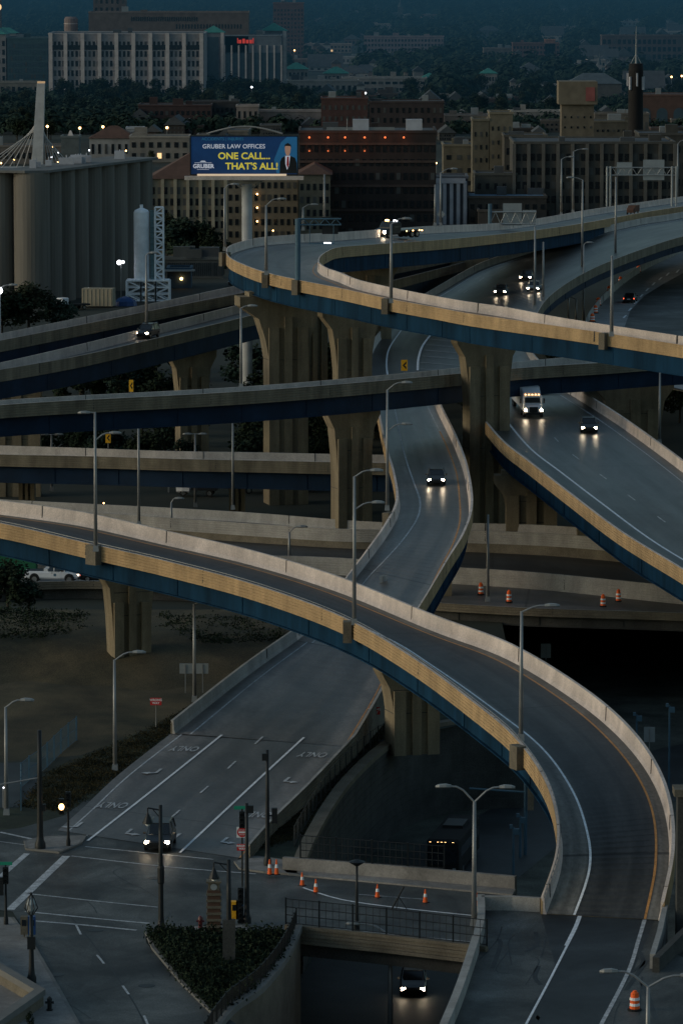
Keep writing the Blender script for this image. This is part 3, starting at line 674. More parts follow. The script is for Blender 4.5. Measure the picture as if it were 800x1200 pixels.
# ------------------------------------------------------------------ LAMP POLES AND POSTS
def arm(t, h, dx, dz, lamp='galv', m='galv', head=None, lit=False, r=.07):
    b = MB(); s_ = 1 if dx > 0 else -1; L_ = abs(dx)
    pts = [Vector((0, 0, h)), Vector((dx * .45, 0, h + dz * .75)), Vector((dx * .72, 0, h + dz * .97)), Vector((dx, 0, h + dz))]
    for a, c in zip(pts, pts[1:]): b.tube(a, c, r, n=6)
    o = b.obj('arm', m, t)
    b = MB(); e = pts[-1]
    b.loft([[e + Vector((s_ * x, y, z)) for y, z in ((-w, -.02), (-w * .8, hh), (w * .8, hh), (w, -.02), (w * .6, -.1), (-w * .6, -.1))] for x, w, hh in ((-.1, .1, .1), (.25, .2, .16), (.7, .19, .13), (.95, .07, .05))])
    q = b.obj('lamp_head', head or 'galv', o)
    return o
def lamp_pole(label, u, v, z, vt, arms=(), r=.13, m='galv', name='lamp_pole', group='lamp posts along the ramps', base=True, cat='lamp post'):
    c = P(u, v, z); h = ztop(v, z, vt) - z; s_ = S(v, z)
    t = thing(name, label, cat, tuple(c), 0, group)
    b = MB(); b.tube((0, 0, 0), (0, 0, h), r * 1.35, r * .75, 8); b.obj('pole', m, t, smooth=True)
    if base:
        b = MB(); b.box((0, 0, .25), (.5, .5, .5), top=.8); b.obj('base', m, t)
    for a in arms:
        du, dv = a[0], a[1]; hh = h if len(a) < 3 else ztop(v, z, a[2]) - z
        arm(t, hh - .05, du / s_, -dv / s_, m=m)
    if not arms:
        b = MB(); b.tube((0, 0, h), (0, 0, h + .12), r, r * .6, 8); b.obj('cap', m, t)
    return t
LP = [
 ('lamp post clamped to the loop parapet, left of the blue sign post', 312, 322, 28, 240, [(14, -8)]),
 ('lamp post on the near leg of the loop, its top beside the tow truck', 458, 355, 26.8, 262, [(14, -7)]),
 ('plain post on the near leg of the loop, below the car with red tail lights', 716, 394, 25.5, 300, []),
 ('tall double-lamp post on the foreground ramp, in the middle of the picture', 415, 732, 11, 556, [(20, -8), (22, -9, 595)]),
 ('double-lamp post on the left edge of the winding ramp, below the chevron sign', 453.5, 598, 11, 455, [(18, -9), (18, -9, 504)]),
 ('tall lamp post on the foreground ramp at left, one lamp either side', 112.5, 646, 13.5, 481, [(-7, 0), (18, -9, 514)]),
 ('lamp post standing on the rising road wall, its lamp above the long viaduct', 163, 616, 3, 484, [(8, -7)]),
 ('lamp post on the foreground ramp where it curves down, right of centre', 610, 868, 8.8, 714, [(29, -8)]),
 ('lamp post behind the low concrete wall, over the two-post sign', 228, 822, .2, 706, [(22, -7)]),
 ('lamp post on the grass verge, second from the left along the ramp foot', 135, 903, 0, 771, [(23, -10)]),
 ('lamp post at the left edge beside the parking lot', 8, 955, 0, 826, [(19, -9)]),
 ('thin lampless post in front of the low viaduct, left of the pier', 273, 597, 3, 492, []),
 ('short lamp post between the carriageways, behind the foreground barrier', 339, 657, 1.6, 623, [(11, -7)]),
 ('small curved lamp post at the left end of the parked vehicles', 201, 620, 2, 588, [(5, -5)]),
 ('thin lampless post in front of the empty freeway, right of the winding ramp', 571, 705, 1.2, 603, []),
 ('thin lampless post at right, behind the wet ramp barrier', 772, 520, 10, 437, []),
 ('post on the lower left viaduct above the car with lit headlights', 172, 385, 19, 298, [(5, -3)]),
 ('rusty-looking post under the loop, left of the thick billboard column', 282.5, 455, 19, 360, [(9, -3)]),
 ('lamp post at the leftmost bracket of the loop', 263.5, 294, 27.5, 220, [(8, -5)]),
 ('small lamp post behind the far leg of the loop, above the blue sign post', 355, 270, 26, 243, [(10, -4)]),
 ('thin post rising behind the far leg of the loop, right of the billboard', 380, 268, 26, 205, []),
 ('thin post beside the diamond sign, behind the far leg of the loop', 509.5, 265, 26, 217, []),
 ('lamp post over the diamond sign, right of its thin neighbour', 516, 265, 26, 202, [(12, -5)]),
 ('lamp post behind the far leg of the loop, left one of a close pair', 657, 252, 18.3, 186, [(9, -3)]),
 ('lamp post behind the far leg of the loop, right one of a close pair', 671, 249, 18, 177, [(11, -3)]),
 ('tall lamp post on the wide viaduct, its lamp pointing left', 681.5, 318, 15.5, 210, [(-12, -3)]),
 ('tall post on the wide viaduct, right of the post with the left-pointing lamp', 720.5, 302, 16, 208, []),
 ('post on the wide viaduct beside the white car', 626, 362, 15, 266, []),
 ('thin post on the wide viaduct, right of the three oncoming cars', 636, 352, 15.2, 284, []),
 ('tall post in the dark gap beside the curving freeway, nearest the drums', 683, 385, 8, 286, [(4, -3)]),
 ('short lamp post in the dark gap, left of the tall one', 665.5, 384, 8, 333, [(11, -5)]),
 ('shortest post in the dark gap, beside the tall one', 674.5, 384, 8, 350, [(-13, -3)]),
 ('lamp post at the right edge beside the two-panel gantry', 793, 236, 15, 168, [(6, -4)]),
]
for a in LP: lamp_pole(a[0], a[1], a[2], a[3], a[4], a[5], r=.13 if a[2] > 450 else .15)
for lb, u, v, vt in (('small T-shaped post with two lamps, far left above the low viaduct', 61, 575, 508), ('small T-shaped post with two lamps, left of centre above the low viaduct', 229, 594, 507)):
    t = lamp_pole(lb, u, v, .2, vt, [(5, 0), (-5, 0)], group='two-headed lot lamps')
t = lamp_pole('lamp post with a Y of two lamps, standing at the end of the street bridge', 555, 1085, .2, 936, [(-29, -19), (31, -18)], r=.14)
t = lamp_pole('lamp post rising from the tunnel road, single lamp pointing left over the railing', 457, 1222, ZT, 1092, [(-36, -14)], r=.14)
t = lamp_pole('lamp post with a Y of two lamps at bottom right, beside the orange drum', 758, 1262, 0, 1153, [(-38, -19), (40, -14)], r=.13)
t = lamp_pole('lamp post at the left edge with a glowing white light on it', 1, 500, 9, 336, [(12, -4)], r=.17)
b = MB(); b.ball((0, -.3, ztop(500, 9, 339) - 9), .42); b.obj('lamp_glow', 'lamp_c', t)
# pole brackets on the parapets
def near_i(d, u, v, side):
    q = d.A if side == 'n' else d.B; rr = d.rows
    k = 0 if side == 'n' else 2
    return min(range(len(rr)), key=lambda i: (rr[i][k] - u) ** 2 + (rr[i][k + 1] - v) ** 2)
for u, v in ((266, 296), (312, 320), (349, 327), (458, 351), (716, 391)): bracket(r3, d3, near_i(d3, u, v, 'f'), 'f')
for u, v in ((113, 640), (415, 730), (611, 872)): bracket(r1, d1, near_i(d1, u, v, 'n'), 'n')
bracket(r2, d2, near_i(d2, 455, 600, 'n'), 'n')
# black city poles
def city_pole(label, u, v, vt, m='black', r=.13, z=.16, cat='street lamp', group=None, name='street_lamp'):
    c = P(u, v, z); h = ztop(v, z, vt) - z; t = thing(name, label, cat, tuple(c), 0, group)
    b = MB(); b.lathe((0, 0, 0), [(r * 2, 0), (r * 2, .35), (r * 1.4, .6), (r * 1.15, 1.0), (r * .9, h * .6), (r * .75, h)], 10); b.obj('pole', m, t, smooth=True)
    return t, h
def bell(t, h, dx, m='black'):
    b = MB(); b.tube((0, 0, h - .35), (dx, 0, h - .2), .05); b.tube((0, 0, h - .9), (dx * .6, 0, h - .3), .03); b.tube((dx, 0, h - .2), (dx, 0, h - .5), .04); o = b.obj('arm', m, t)
    b = MB(); b.lathe((dx, 0, h - 1.25), [(.36, 0), (.34, .1), (.2, .42), (.1, .62), (.04, .75)], 10); b.obj('lamp_shade', m, o)
    b = MB(); b.ball((dx, 0, h - 1.3), .17, sz=.8); b.obj('globe', 'signwhite', o)
t, h = city_pole('black street lamp with a bell shade, on the planting bed directly below the waiting vehicle', 189, 1092, 940, r=.16); bell(t, h, -.85)
b = MB(); b.lathe((0, 0, h * .38), [(.2, 0), (.23, .1), (.23, 1.1), (.2, 1.2)], 10); b.obj('banner_clamp', 'black', t)
t, h = city_pole('black street lamp with a bell shade, in front of the brick clock pillar', 268.5, 1135, 1004, r=.17); bell(t, h, -.95)
b = MB(); b.box((0, 0, 1.6), (.8, .5, 3.2)); b.obj('plinth', 'wall_dark', t)
t, h = city_pole('thick black utility pole at the left island', 47.5, 994, 853, r=.2, cat='utility pole', name='utility_pole')
b = MB(); b.tube((0, 0, h * .6), (-3.4, 0, h * .53), .05); b.obj('brace', 'galv', t); b = MB(); b.box((.28, 0, 3.0), (.3, .3, .5)); b.obj('junction_box', 'black', t)
t, h = city_pole('slim black pole with a small lantern head, above the pair of orange cones', 313.5, 1014, 876, r=.14); b = MB(); b.box((-.15, 0, h - .5), (.45, .3, .5)); b.obj('lamp_head', 'black', t)
b = MB(); b.box((.5, 0, 3.6), (.4, .35, 1.1)); b.tube((0, 0, 3.6), (.5, 0, 3.6), .05); b.obj('signal_head', 'black', t)
t, h = city_pole('black street lamp with a shallow bowl head, standing at the bridge railing', 418, 1092, 1012, r=.1, z=0); b = MB(); b.lathe((0, 0, h - .1), [(.05, 0), (.5, .28), (.55, .34), (.05, .5)], 12); b.obj('lamp_head', 'black', t)
# ornamental lantern
t, h = city_pole('ornamental black lantern post on the pavement at bottom left', 37.5, 1152, 1070, r=.15)
b = MB(); b.lathe((0, 0, h), [(.1, 0), (.26, .25), (.3, .7), (.2, 1.0), (.06, 1.15)], 8); b.obj('globe', 'signback', t)
b = MB()
for k in range(6):
    a = k * math.pi / 3; b.tube((.12 * math.cos(a), .12 * math.sin(a), h), (.42 * math.cos(a), .42 * math.sin(a), h + .45), .03, n=4); b.tube((.42 * math.cos(a), .42 * math.sin(a), h + .45), (.1 * math.cos(a), .1 * math.sin(a), h + 1.25), .03, n=4)
b.ball((0, 0, h + 1.35), .1); b.obj('lamp_cage', 'black', t)
b = MB(); b.box((0, 0, 2.6), (.5, .4, .8)); b.obj('control_box', 'black', t)
def signal(t, x, z, lit=None, y=0):
    b = MB(); b.box((x, y, z), (.38, .3, 1.15)); o = b.obj('signal_head', 'black', t)
    for k in range(3):
        b = MB(); b.tube((x, y - .15, z + .36 - .36 * k), (x, y - .32, z + .36 - .36 * k), .14, n=10, cap=False); b.obj('visor', 'black', o)
    if lit is not None:
        b = MB(); b.ball((x, y - .17, z + .36 - .36 * lit), .2, sz=1.2); b.obj('lit_lens', 'lamp_y', o)
t, h = city_pole('black signal post on the left island with its amber lamp lit', 80.5, 991, 926, r=.08, cat='traffic signal', name='traffic_signal')
signal(t, 0, h - .6); signal(t, -.48, 2.9, 1); b = MB(); b.tube((0, 0, 2.9), (-.48, 0, 2.9), .04); b.obj('bracket', 'black', t)
t, h = city_pole('signal post at the left edge carrying a green street name sign', 7.5, 1083, 1012, r=.08, cat='traffic signal', name='traffic_signal')
signal(t, 0, h - .7); b = MB(); b.box((0, 0, h + .1), (.9, .05, .22)); o = b.obj('street_sign', 'green', t); b = MB(); b.box((-.4, 0, 2.6), (.5, .4, 1.2)); b.obj('control_box', 'black', t)
t, h = city_pole('tall black signal mast at the near corner, two signal heads on its side', 289.5, 1082, 938, r=.14, cat='traffic signal', name='traffic_signal')
signal(t, -.42, h - 6.3); signal(t, -.42, h - 7.6); b = MB(); b.box((.2, 0, h - .4), (.5, .3, .5)); b.obj('lamp_head', 'black', t)
# do not enter assembly
c = P(284, 1062, .16); t = thing('sign_post', 'post with green street name sign, round red DO NOT ENTER sign and WRONG WAY sign', 'road sign', tuple(c)); s_ = S(1062, .16)
zz = lambda v: ztop(1062, .16, v) - .16
b = MB(); b.tube((0, 0, 0), (0, 0, zz(945)), .06); b.obj('pole', 'black', t)
signal(t, 0, zz(958))
b = MB(); b.box((0, 0, zz(944)), (1.1, .05, .24)); b.obj('street_sign', 'green', t)
b = MB(); b.box((0, -.08, zz(973)), (.74, .03, .74)); o = b.obj('sign_panel', 'signwhite', t)
b = MB(); b.tube((0, -.098, zz(973)), (0, -.104, zz(973)), .345, n=24); b.obj('sign_disc', 'red', o)
b = MB(); b.box((0, -.11, zz(973)), (.5, .01, .11)); b.obj('sign_bar', 'signwhite', o)
text('DO NOT', .13, 'signwhite', o, Matrix.Translation((0, -.112, zz(973) + .15)) @ UP); text('ENTER', .13, 'signwhite', o, Matrix.Translation((0, -.112, zz(973) - .16)) @ UP)
def wrongway(t, z, w=.72, hh=.46, y=-.08):
    b = MB(); b.box((0, y, z), (w, .03, hh)); o = b.obj('sign_panel', 'red', t)
    text('WRONG', hh * .42, 'signwhite', o, Matrix.Translation((0, y - .018, z + hh * .2)) @ UP, bold=.008); text('WAY', hh * .42, 'signwhite', o, Matrix.Translation((0, y - .018, z - hh * .22)) @ UP, bold=.008)
wrongway(t, zz(991))
for lb, u, v, vt in (('small red WRONG WAY sign on the grass, left of the ramp foot', 183, 852, 822), ('small red WRONG WAY sign beside the squat pier, right of the ramp', 438.5, 860, 833)):
    c = P(u, v, .05); t = thing('sign_post', lb, 'road sign', tuple(c)); h = ztop(v, .05, vt); b = MB(); b.tube((0, 0, 0), (0, 0, h), .035); b.obj('pole', 'galv', t); wrongway(t, h, .95, .62)
# back-of-sign boards
def board(label, u, v, z, vt, w_px, h_px, posts=1, m='signback', name='road_sign'):
    c = P(u, v, z); s_ = S(v, z); h = ztop(v, z, vt) - z; w, hh = w_px / s_, h_px / s_
    t = thing(name, label, 'road sign', tuple(c)); b = MB(); b.box((0, .06, h), (w, .05, hh)); b.obj('sign_panel', m, t)
    for k in range(posts):
        x = 0 if posts == 1 else (k / (posts - 1) - .5) * w * .6
        b = MB(); b.box((x, 0, (h + hh * .4) / 2), (.09, .07, h + hh * .4)); b.obj('post', 'galv', t)
    return t
board('blank back of a wide two-post sign on the dark grass', 227.5, 812, .2, 783, 34, 12, 2)
board('grey back of a single sign just beyond the foreground ramp barrier', 639, 800, ZT, 762, 12, 17)
board('grey back of a single sign at right, beyond the outside of the curve', 760, 905, ZT, 860, 13, 18)
board('dark back of a small sign beside the winding ramp, behind the foreground barrier', 448.5, 690, 6.3, 680, 9, 12)
c = P(516.5, 262, 26); b = MB(); b.box((0, 0, 0), (.9, .04, .9)); o = b.obj('diamond_sign', 'signback'); o.rotation_euler = (0, R(45), 0); o.location = (c.x, c.y - .1, ztop(262, 26, 251)); tag(o, 'grey diamond sign between two thin posts behind the loop', 'road sign')
def chevron(label, u, v, z, vt, wpx=7.5, hpx=13, flip=1):
    c = P(u, v, z); s_ = S(v, z); h = ztop(v, z, vt) - z; w, hh = wpx / s_, hpx / s_
    t = thing('chevron_sign', label, 'road sign', tuple(c)); b = MB(); b.box((0, 0, h), (w, .05, hh)); o = b.obj('sign_panel', 'yellow', t)
    b = MB(); q = w * .30 * flip
    pts = [(q, hh * .36), (-q, 0), (q, -hh * .36), (q, -hh * .12), (-q * .1, 0), (q, hh * .12)]
    b.add([(x, -.031, h + z_) for x, z_ in pts], [(0, 1, 4, 5), (1, 2, 3, 4)]); b.obj('arrow', 'black', o)
    b = MB(); b.tube((0, .05, -.5), (0, .05, h), .04); b.obj('post', 'galv', t)
chevron('yellow chevron sign on the winding ramp, its black arrow pointing left', 473.5, 438, 14.2, 428)
chevron('yellow chevron sign on the far parapet of the long viaduct at left', 154, 461, 19.5, 452, 5, 14)
chevron('dim yellow chevron sign above the low viaduct, turned half away', 127, 526, 8, 513, 6, 12)
# sign gantries
def gantry(label, posts, z, vb, zt0, zt1, panels, m='bluegrey', t_rz=0):
    c = P(posts[0], vb, z); s_ = S(vb, z); t = thing('sign_gantry', label, 'sign gantry', tuple(c)); X = lambda u: (u - posts[0]) / s_
    hz_ = lambda v: ztop(vb, z, v) - z
    for p in posts:
        b = MB(); b.tube((X(p), 0, 0), (X(p), 0, hz_(zt0) + .2), .32 if len(posts) == 1 else .2, n=10); b.obj('post', m, t)
    return t, X, hz_
t, X, hz_ = gantry('blue cantilever sign gantry on the loop, a tall post with an arm over the road', [349], 27.9, 328, 258, 258, [])
b = MB()
for v in (256, 263): b.tube((0, 0, hz_(v)), (X(400), 0, hz_(v)), .09)
for k in range(8): b.tube((X(349 + k * 6.4), 0, hz_(256 if k % 2 else 263)), (X(355.4 + k * 6.4), 0, hz_(263 if k % 2 else 256)), .05, n=4)
b.obj('truss_arm', 'bluegrey', t)
b = MB(); b.box((X(387), .2, hz_(264)), (X(397) - X(378), .1, hz_(255) - hz_(275))); b.obj('sign_panel', 'black', t)
b = MB(); b.box((X(377), -.2, hz_(285)), (X(392) - X(362), .6, .1)); b.tube((X(363), -.1, hz_(263)), (X(363), -.1, hz_(285)), .04); b.tube((X(391), -.1, hz_(263)), (X(391), -.1, hz_(285)), .04); b.obj('catwalk', 'bluegrey', t)
b = MB(); b.box((X(384), -.5, hz_(284)), (.8, .15, .12)); b.obj('sign_light', 'lamp_c', t)
t, X, hz_ = gantry('sign gantry with a pale blank board seen from behind, over the loop', [573.5], 16, 302, 240, 240, [])
b = MB()
for v in (248, 262): b.tube((0, 0, hz_(v)), (X(628), 0, hz_(v)), .12)
for k in range(9): b.tube((X(574 + k * 6), 0, hz_(248 if k % 2 else 262)), (X(580 + k * 6), 0, hz_(262 if k % 2 else 248)), .06, n=4)
b.obj('truss_arm', 'signback', t)
for u0, u1, v0, v1 in ((589, 611, 238, 264), (612, 628, 246, 262)):
    b = MB(); b.box(((X(u0) + X(u1)) / 2, .35, (hz_(v0) + hz_(v1)) / 2), (X(u1) - X(u0), .1, hz_(v0) - hz_(v1))); b.obj('sign_panel', 'signback', t)
t, X, hz_ = gantry('wide truss gantry at upper right carrying two pale sign boards seen from behind', [710.5, 714.5, 787, 792], 16.5, 242, 196, 196, [], 'signback')
b = MB()
for v in (196, 205): b.tube((X(710), 0, hz_(v)), (X(792), 0, hz_(v)), .1)
for k in range(14): b.tube((X(711 + k * 5.8), 0, hz_(196 if k % 2 else 205)), (X(716.8 + k * 5.8), 0, hz_(205 if k % 2 else 196)), .05, n=4)
b.obj('truss', 'signback', t)
for u0, u1, v0, v1 in ((722, 740, 190, 206), (753, 778, 187, 211)):
    b = MB(); b.box(((X(u0) + X(u1)) / 2, .35, (hz_(v0) + hz_(v1)) / 2), (X(u1) - X(u0), .1, hz_(v0) - hz_(v1))); b.obj('sign_panel', 'signback', t)
# signal cantilever and camera poles in the sunken area
for lb, u, v, vt in (('blue-grey pole with a camera on top, left one beyond the curve', 745, 905, 836), ('blue-grey pole with a camera on top, right one beyond the curve', 783, 925, 825),
                     ('blue-grey pole with twin boxes, inside the curve of the foreground ramp', 601, 1025, 968), ('blue-grey pole with twin boxes, just right of its twin inside the curve', 609, 1005, 955), ):
    c = P(u, v, ZT); h = ztop(v, ZT, vt) - ZT; t = thing('equipment_pole', lb, 'pole', tuple(c)); b = MB(); b.tube((0, 0, 0), (0, 0, h), .1, .08); b.obj('pole', 'bluegrey', t)
    b = MB(); b.box((.2, 0, h - .35), (.5, .4, .45)); b.box((-.2, 0, h + .05), (.25, .3, .3)); b.obj('camera_box', 'bluegrey', t)
c = P(615, 1002, ZT); h = ztop(1002, ZT, 915) - ZT; t = thing('signal_mast', 'blue-grey mast with a long horizontal arm reaching left, inside the curve', 'signal mast', tuple(c)); s_ = S(1002, ZT)
b = MB(); b.tube((0, 0, 0), (0, 0, h), .14); b.obj('pole', 'bluegrey', t); b = MB(); b.tube((0, 0, h - .8), (-66 / s_, 0, h - .5), .09); b.obj('arm', 'bluegrey', t)
b = MB(); b.box((.4, -.4, h - .9), (.5, .15, 2.6)); b.obj('sign_panel', 'wall_tan', t)
# cones, drums, barricade
def cone(label, u, v, z, hgt=.9, group='orange cones on the street bridge'):
    c = P(u, v, z); t = thing('traffic_cone', label, 'traffic cone', tuple(c), random.random(), group)
    b = MB(); b.box((0, 0, .03), (.42, .42, .06)); b.obj('base', 'black', t)
    b = MB(); b.lathe((0, 0, .06), [(.17, 0), (.04, hgt - .06)], 10); o = b.obj('cone', 'cone', t)
    b = MB(); b.lathe((0, 0, 0), [(.126, hgt * .45), (.094, hgt * .68)], 10); b.obj('collar', 'signwhite', o)
for lb, u, v in (('left one of two orange cones side by side on the corner pavement', 316, 1025), ('right one of two orange cones side by side on the corner pavement', 324, 1025)): cone(lb, u, v, .2, 1.1, 'orange cones by the street bridge')
for lb, u, v in (('lone orange cone on the roadway left of the bridge railing', 354, 1038), ('orange cone at the start of the painted bridge lane', 370, 1046), ('orange cone at mid-bridge, left of the folding barricade', 442, 1052), ('slim orange cone at mid-bridge, right of the folding barricade', 498, 1058),
                 ('orange cone against the barrier at the right end of the street bridge', 558, 1062)): cone(lb, u, v, ZR, .95, 'orange cones by the street bridge')
def drum(label, u, v, z, k=1.0, group='orange drums along the freeway'):
    c = P(u, v, z); t = thing('traffic_drum', label, 'traffic drum', tuple(c), 0, group)
    b = MB(); b.lathe((0, 0, 0), [(.42 * k, 0), (.42 * k, .1), (.3 * k, .12)], 12); b.obj('base', 'tyre', t)
    b = MB(); b.lathe((0, 0, .1), [(.30 * k, 0), (.29 * k, .25), (.27 * k, .3), (.27 * k, .6), (.25 * k, .65), (.23 * k, 1.0), (.12 * k, 1.08), (.12 * k, 1.15)], 12); o = b.obj('drum_body', 'cone', t)
    for z_ in (.3, .66):
        b = MB(); b.lathe((0, 0, 0), [(.30 * k, z_), (.285 * k, z_ + .16)], 12); b.obj('reflective_band', 'signwhite', o)
drum('single orange and white striped drum at the bottom right beside the blue-grey lamp', 743, 1184, ZR, 1.05, None)
for lb, u, v in (('orange drum on the empty freeway, leftmost beside the winding ramp', 563, 697), ('orange drum on the empty freeway, just right of the thin post', 596, 706), ('orange drum nearest the bridge edge at right on the empty freeway', 706, 711), ('orange drum farthest right on the empty freeway, a little behind its neighbour', 724, 705)): drum(lb, u, v, 1.2, .85)
ords = ['first', 'second', 'third', 'fourth', 'fifth', 'sixth', 'seventh', 'eighth']
for i, (u, v) in enumerate(((796, 295), (772.5, 305), (747.5, 319), (726.5, 333), (713, 344), (700.5, 358), (697, 367), (693.5, 377))):
    drum('orange drum on the curving freeway, %s counting down from the right edge' % ords[i], u, v, 10.02, 1.25, 'orange drums on the curving freeway')
c = P(467, 1066, ZR); t = thing('folding_barricade', 'dark folding stand leaning on the street bridge between two cones', 'barricade', tuple(c)); b = MB(); b.tube((-.5, 0, 0), (.35, 0, 1.6), .06); b.obj('mast', 'black', t)
for x in (-.2, .6): b = MB(); b.tube((x, -.3, 0), (0, 0, .9), .03); b.obj('leg', 'black', t)
# brick clock pillar, boxes, hydrants
c = P(251, 1097, .2); t = thing('brick_pillar', 'round-topped brick marker pillar with a pale clock face at the corner', 'pillar', tuple(c)); h = ztop(1097, .2, 1030) - .2
cm('brickp', (.09, .05, .035)); b = MB(); b.box((0, 0, h * .42), (.85, .85, h * .84)); b.obj('shaft', 'brickp', t)
b = MB()
for k in range(7): b.box((0, 0, .3 + k * h * .115), (1.0, 1.0, .16))
b.obj('stone_band', 'wall_tan', t); b = MB(); b.box((0, 0, h * .9), (.75, .75, h * .14)); b.box((0, 0, h * .985), (1.0, 1.0, .12)); b.box((0, 0, h * 1.03), (.6, .6, .3), top=.2); b.obj('clock_head', 'wall_tan', t)
b = MB(); b.tube((0, -.38, h * .9), (0, -.40, h * .9), .22, n=16); b.obj('clock_face', 'signback', t)
def newsbox(label, u, v, cols):
    c = P(u, v, .2); t = thing('newspaper_box', label, 'newspaper box', tuple(c)); w = .5
    for k, m in enumerate(cols):
        b = MB(); b.box((k * w * 1.0, 0, .8), (w * .96, .5, 1.2)); b.box((k * w, 0, .12), (.1, .1, .2)); o = b.obj('cabinet', m, t); b = MB(); b.box((k * w, -.262, 1.0), (w * .6, .02, .4)); b.obj('window', 'glass', o)
newsbox('yellow newspaper box beside the near signal mast', 275, 1080, ['yellow']); newsbox('blue newspaper box, right neighbour of the yellow one', 281, 1080, ['bluepaint'])
newsbox('dark blue and tan newspaper boxes at the kerb of the bottom-left pavement', 29, 1098, ['wall_tan', 'bluepaint'])
def hydrant(label, u, v, m, z=.16):
    c = P(u, v, z); t = thing('fire_hydrant', label, 'fire hydrant', tuple(c)); b = MB(); b.lathe((0, 0, 0), [(.2, 0), (.2, .08), (.14, .1), (.13, .6), (.17, .62), (.15, .75), (.05, .88)], 10); b.obj('barrel', m, t)
    b = MB(); b.tube((-.27, 0, .5), (.27, 0, .5), .08); b.tube((0, 0, .5), (0, -.25, .5), .09); b.obj('nozzle', m, t)
hydrant('dark fire hydrant on the bottom-left pavement', 58.5, 1184, 'black'); hydrant('red fire hydrant beside the brick clock pillar', 235, 1088, 'carred')
# pavement lettering
def onroad(kind, u, v, u2, v2, z, L_=2.4, W=2.3):
    c = P(u, v, z); e = P(u2, v2, z); a = math.atan2((c - e).y, (c - e).x)     # direction away down the lane
    mw = Matrix.Translation(c) @ Matrix.Rotation(a + math.pi / 2, 4, 'Z')
    if kind == 'ONLY': o = text('ONLY', 1.0, 'whiteworn', None, mw @ Matrix.Diagonal((.85, L_ / .75, 1, 1)), 'painted_lettering', bold=.012)
    else:
        b = MB(); k = 1 if kind == 'R' else -1
        pts = [(-.12, -1.3), (.12, -1.3), (.12, .1), (.12 + .0, .35), (.55, .55), (.55, .25), (1.15, .75), (.55, 1.25), (.55, .95), (-.12, .6)]
        b.add([tuple(mw @ Vector((k * x, y, 0))) for x, y in pts], [tuple(q) for q in tessellate_polygon([[Vector((k * x, y, 0)) for x, y in pts]])]); o = b.obj('painted_arrow', 'whiteworn')
    tag(o, kind='structure'); return o
def zr(u, v): return zon((d2b, d2c), u, v)
for u, v in ((133, 943), (217, 877), (367, 884), (301, 954)): onroad('ONLY', u, v, u - 20, v + 16, zr(u, v) + .05)
for k, u, v in (('R', 92, 967), ('R', 185, 904), ('L', 150, 975), ('L', 335, 914), ('L', 262, 985), ('R', 207, 980)): onroad(k, u, v, u - 20, v + 16, zr(u, v) + .05)
for q, w_, m_ in (([(103, 985), (180, 925), (260, 861)], .2, 'white'), ([(211, 999), (290, 925), (356, 864)], .2, 'white')):
    b = MB()
    pts = [P(u, v, zr(u, v) + .03) for u, v in cr(q, 6)]; l, r_ = offp(pts, w_ / 2), offp(pts, -w_ / 2)
    for i in range(len(pts) - 1): b.add([l[i], r_[i], r_[i + 1], l[i + 1]], [(0, 1, 2, 3)])
    structure('lane_line', b, m_)
for (u, v), (u2, v2) in (((267, 900.5), (276, 892)), ((299, 871.5), (308, 863)), ((202, 957), (211, 949)), ((235, 929), (244, 921))):
    b = MB(); pts = [P(u, v, zr(u, v) + .04), P(u2, v2, zr(u2, v2) + .04)]; l, r_ = offp(pts, .08), offp(pts, -.08); b.add([l[0], r_[0], r_[1], l[1]], [(0, 1, 2, 3)]); structure('lane_dash', b, 'whiteworn')
# gore stripes and lines on the viaduct (below the loop)
def mline(rows, w, m, nm='painted_line', par=rm):
    b = MB(); pts = [P(u, v, z) for u, v, z in cr(rows, 5)]; l, r_ = offp(pts, w / 2), offp(pts, -w / 2)
    for i in range(len(pts) - 1): b.add([l[i], r_[i], r_[i + 1], l[i + 1]], [(0, 1, 2, 3)])
    b.obj(nm, m, par, True)
def zm(u, v): return (u, v, zon((dm,), u, v) + .09)
mline([zm(*q) for q in ((507, 389), (495, 405), (490, 420), (489, 434))], .28, 'white')
for v in (397, 403.5, 410, 417, 424.5, 432): mline([zm(500 - (v - 397) * .28, v), zm(525, v + 2.5), zm(550, v + 5)], .2, 'whiteworn', 'gore_stripe')

for k in range(9):
    f = k / 9; u = 795 - 68 * f ** .8; v = 316 + 62 * f ** 1.3
    mline([(u, v, 10.06), (u - 3.2, v + 3.4, 10.06)], .3, 'white', 'lane_dash', r12)
# ------------------------------------------------------------------ VEHICLES  (local +X is the front)
def head(d_or_z, u, v, u2, v2):
    z = zon((d_or_z,), u, v) if not isinstance(d_or_z, (int, float)) else d_or_z
    z2 = zon((d_or_z,), u2, v2) if not isinstance(d_or_z, (int, float)) else d_or_z
    c, e = P(u, v, z), P(u2, v2, z2); return c, math.atan2((e - c).y, (e - c).x)
def ring(x, w, z0, z1, tum=.88, sh=.14):
    return [Vector((x, y, z)) for y, z in ((-w * .86, z0), (-w, z0 + .16), (-w, z1 - sh), (-w * tum, z1), (w * tum, z1), (w, z1 - sh), (w, z0 + .16), (w * .86, z0))]
def wheel(t, x, y, r=.33, w=.22):
    s_ = 1 if y > 0 else -1; b = MB(); b.tube((x, y - w / 2, r), (x, y + w / 2, r), r, n=16); o = b.obj('wheel', 'tyre', t)
    b = MB(); b.tube((x, y + s_ * w / 2, r), (x, y + s_ * (w / 2 + .015), r), r * .62, n=10); b.obj('rim', 'chrome', o)
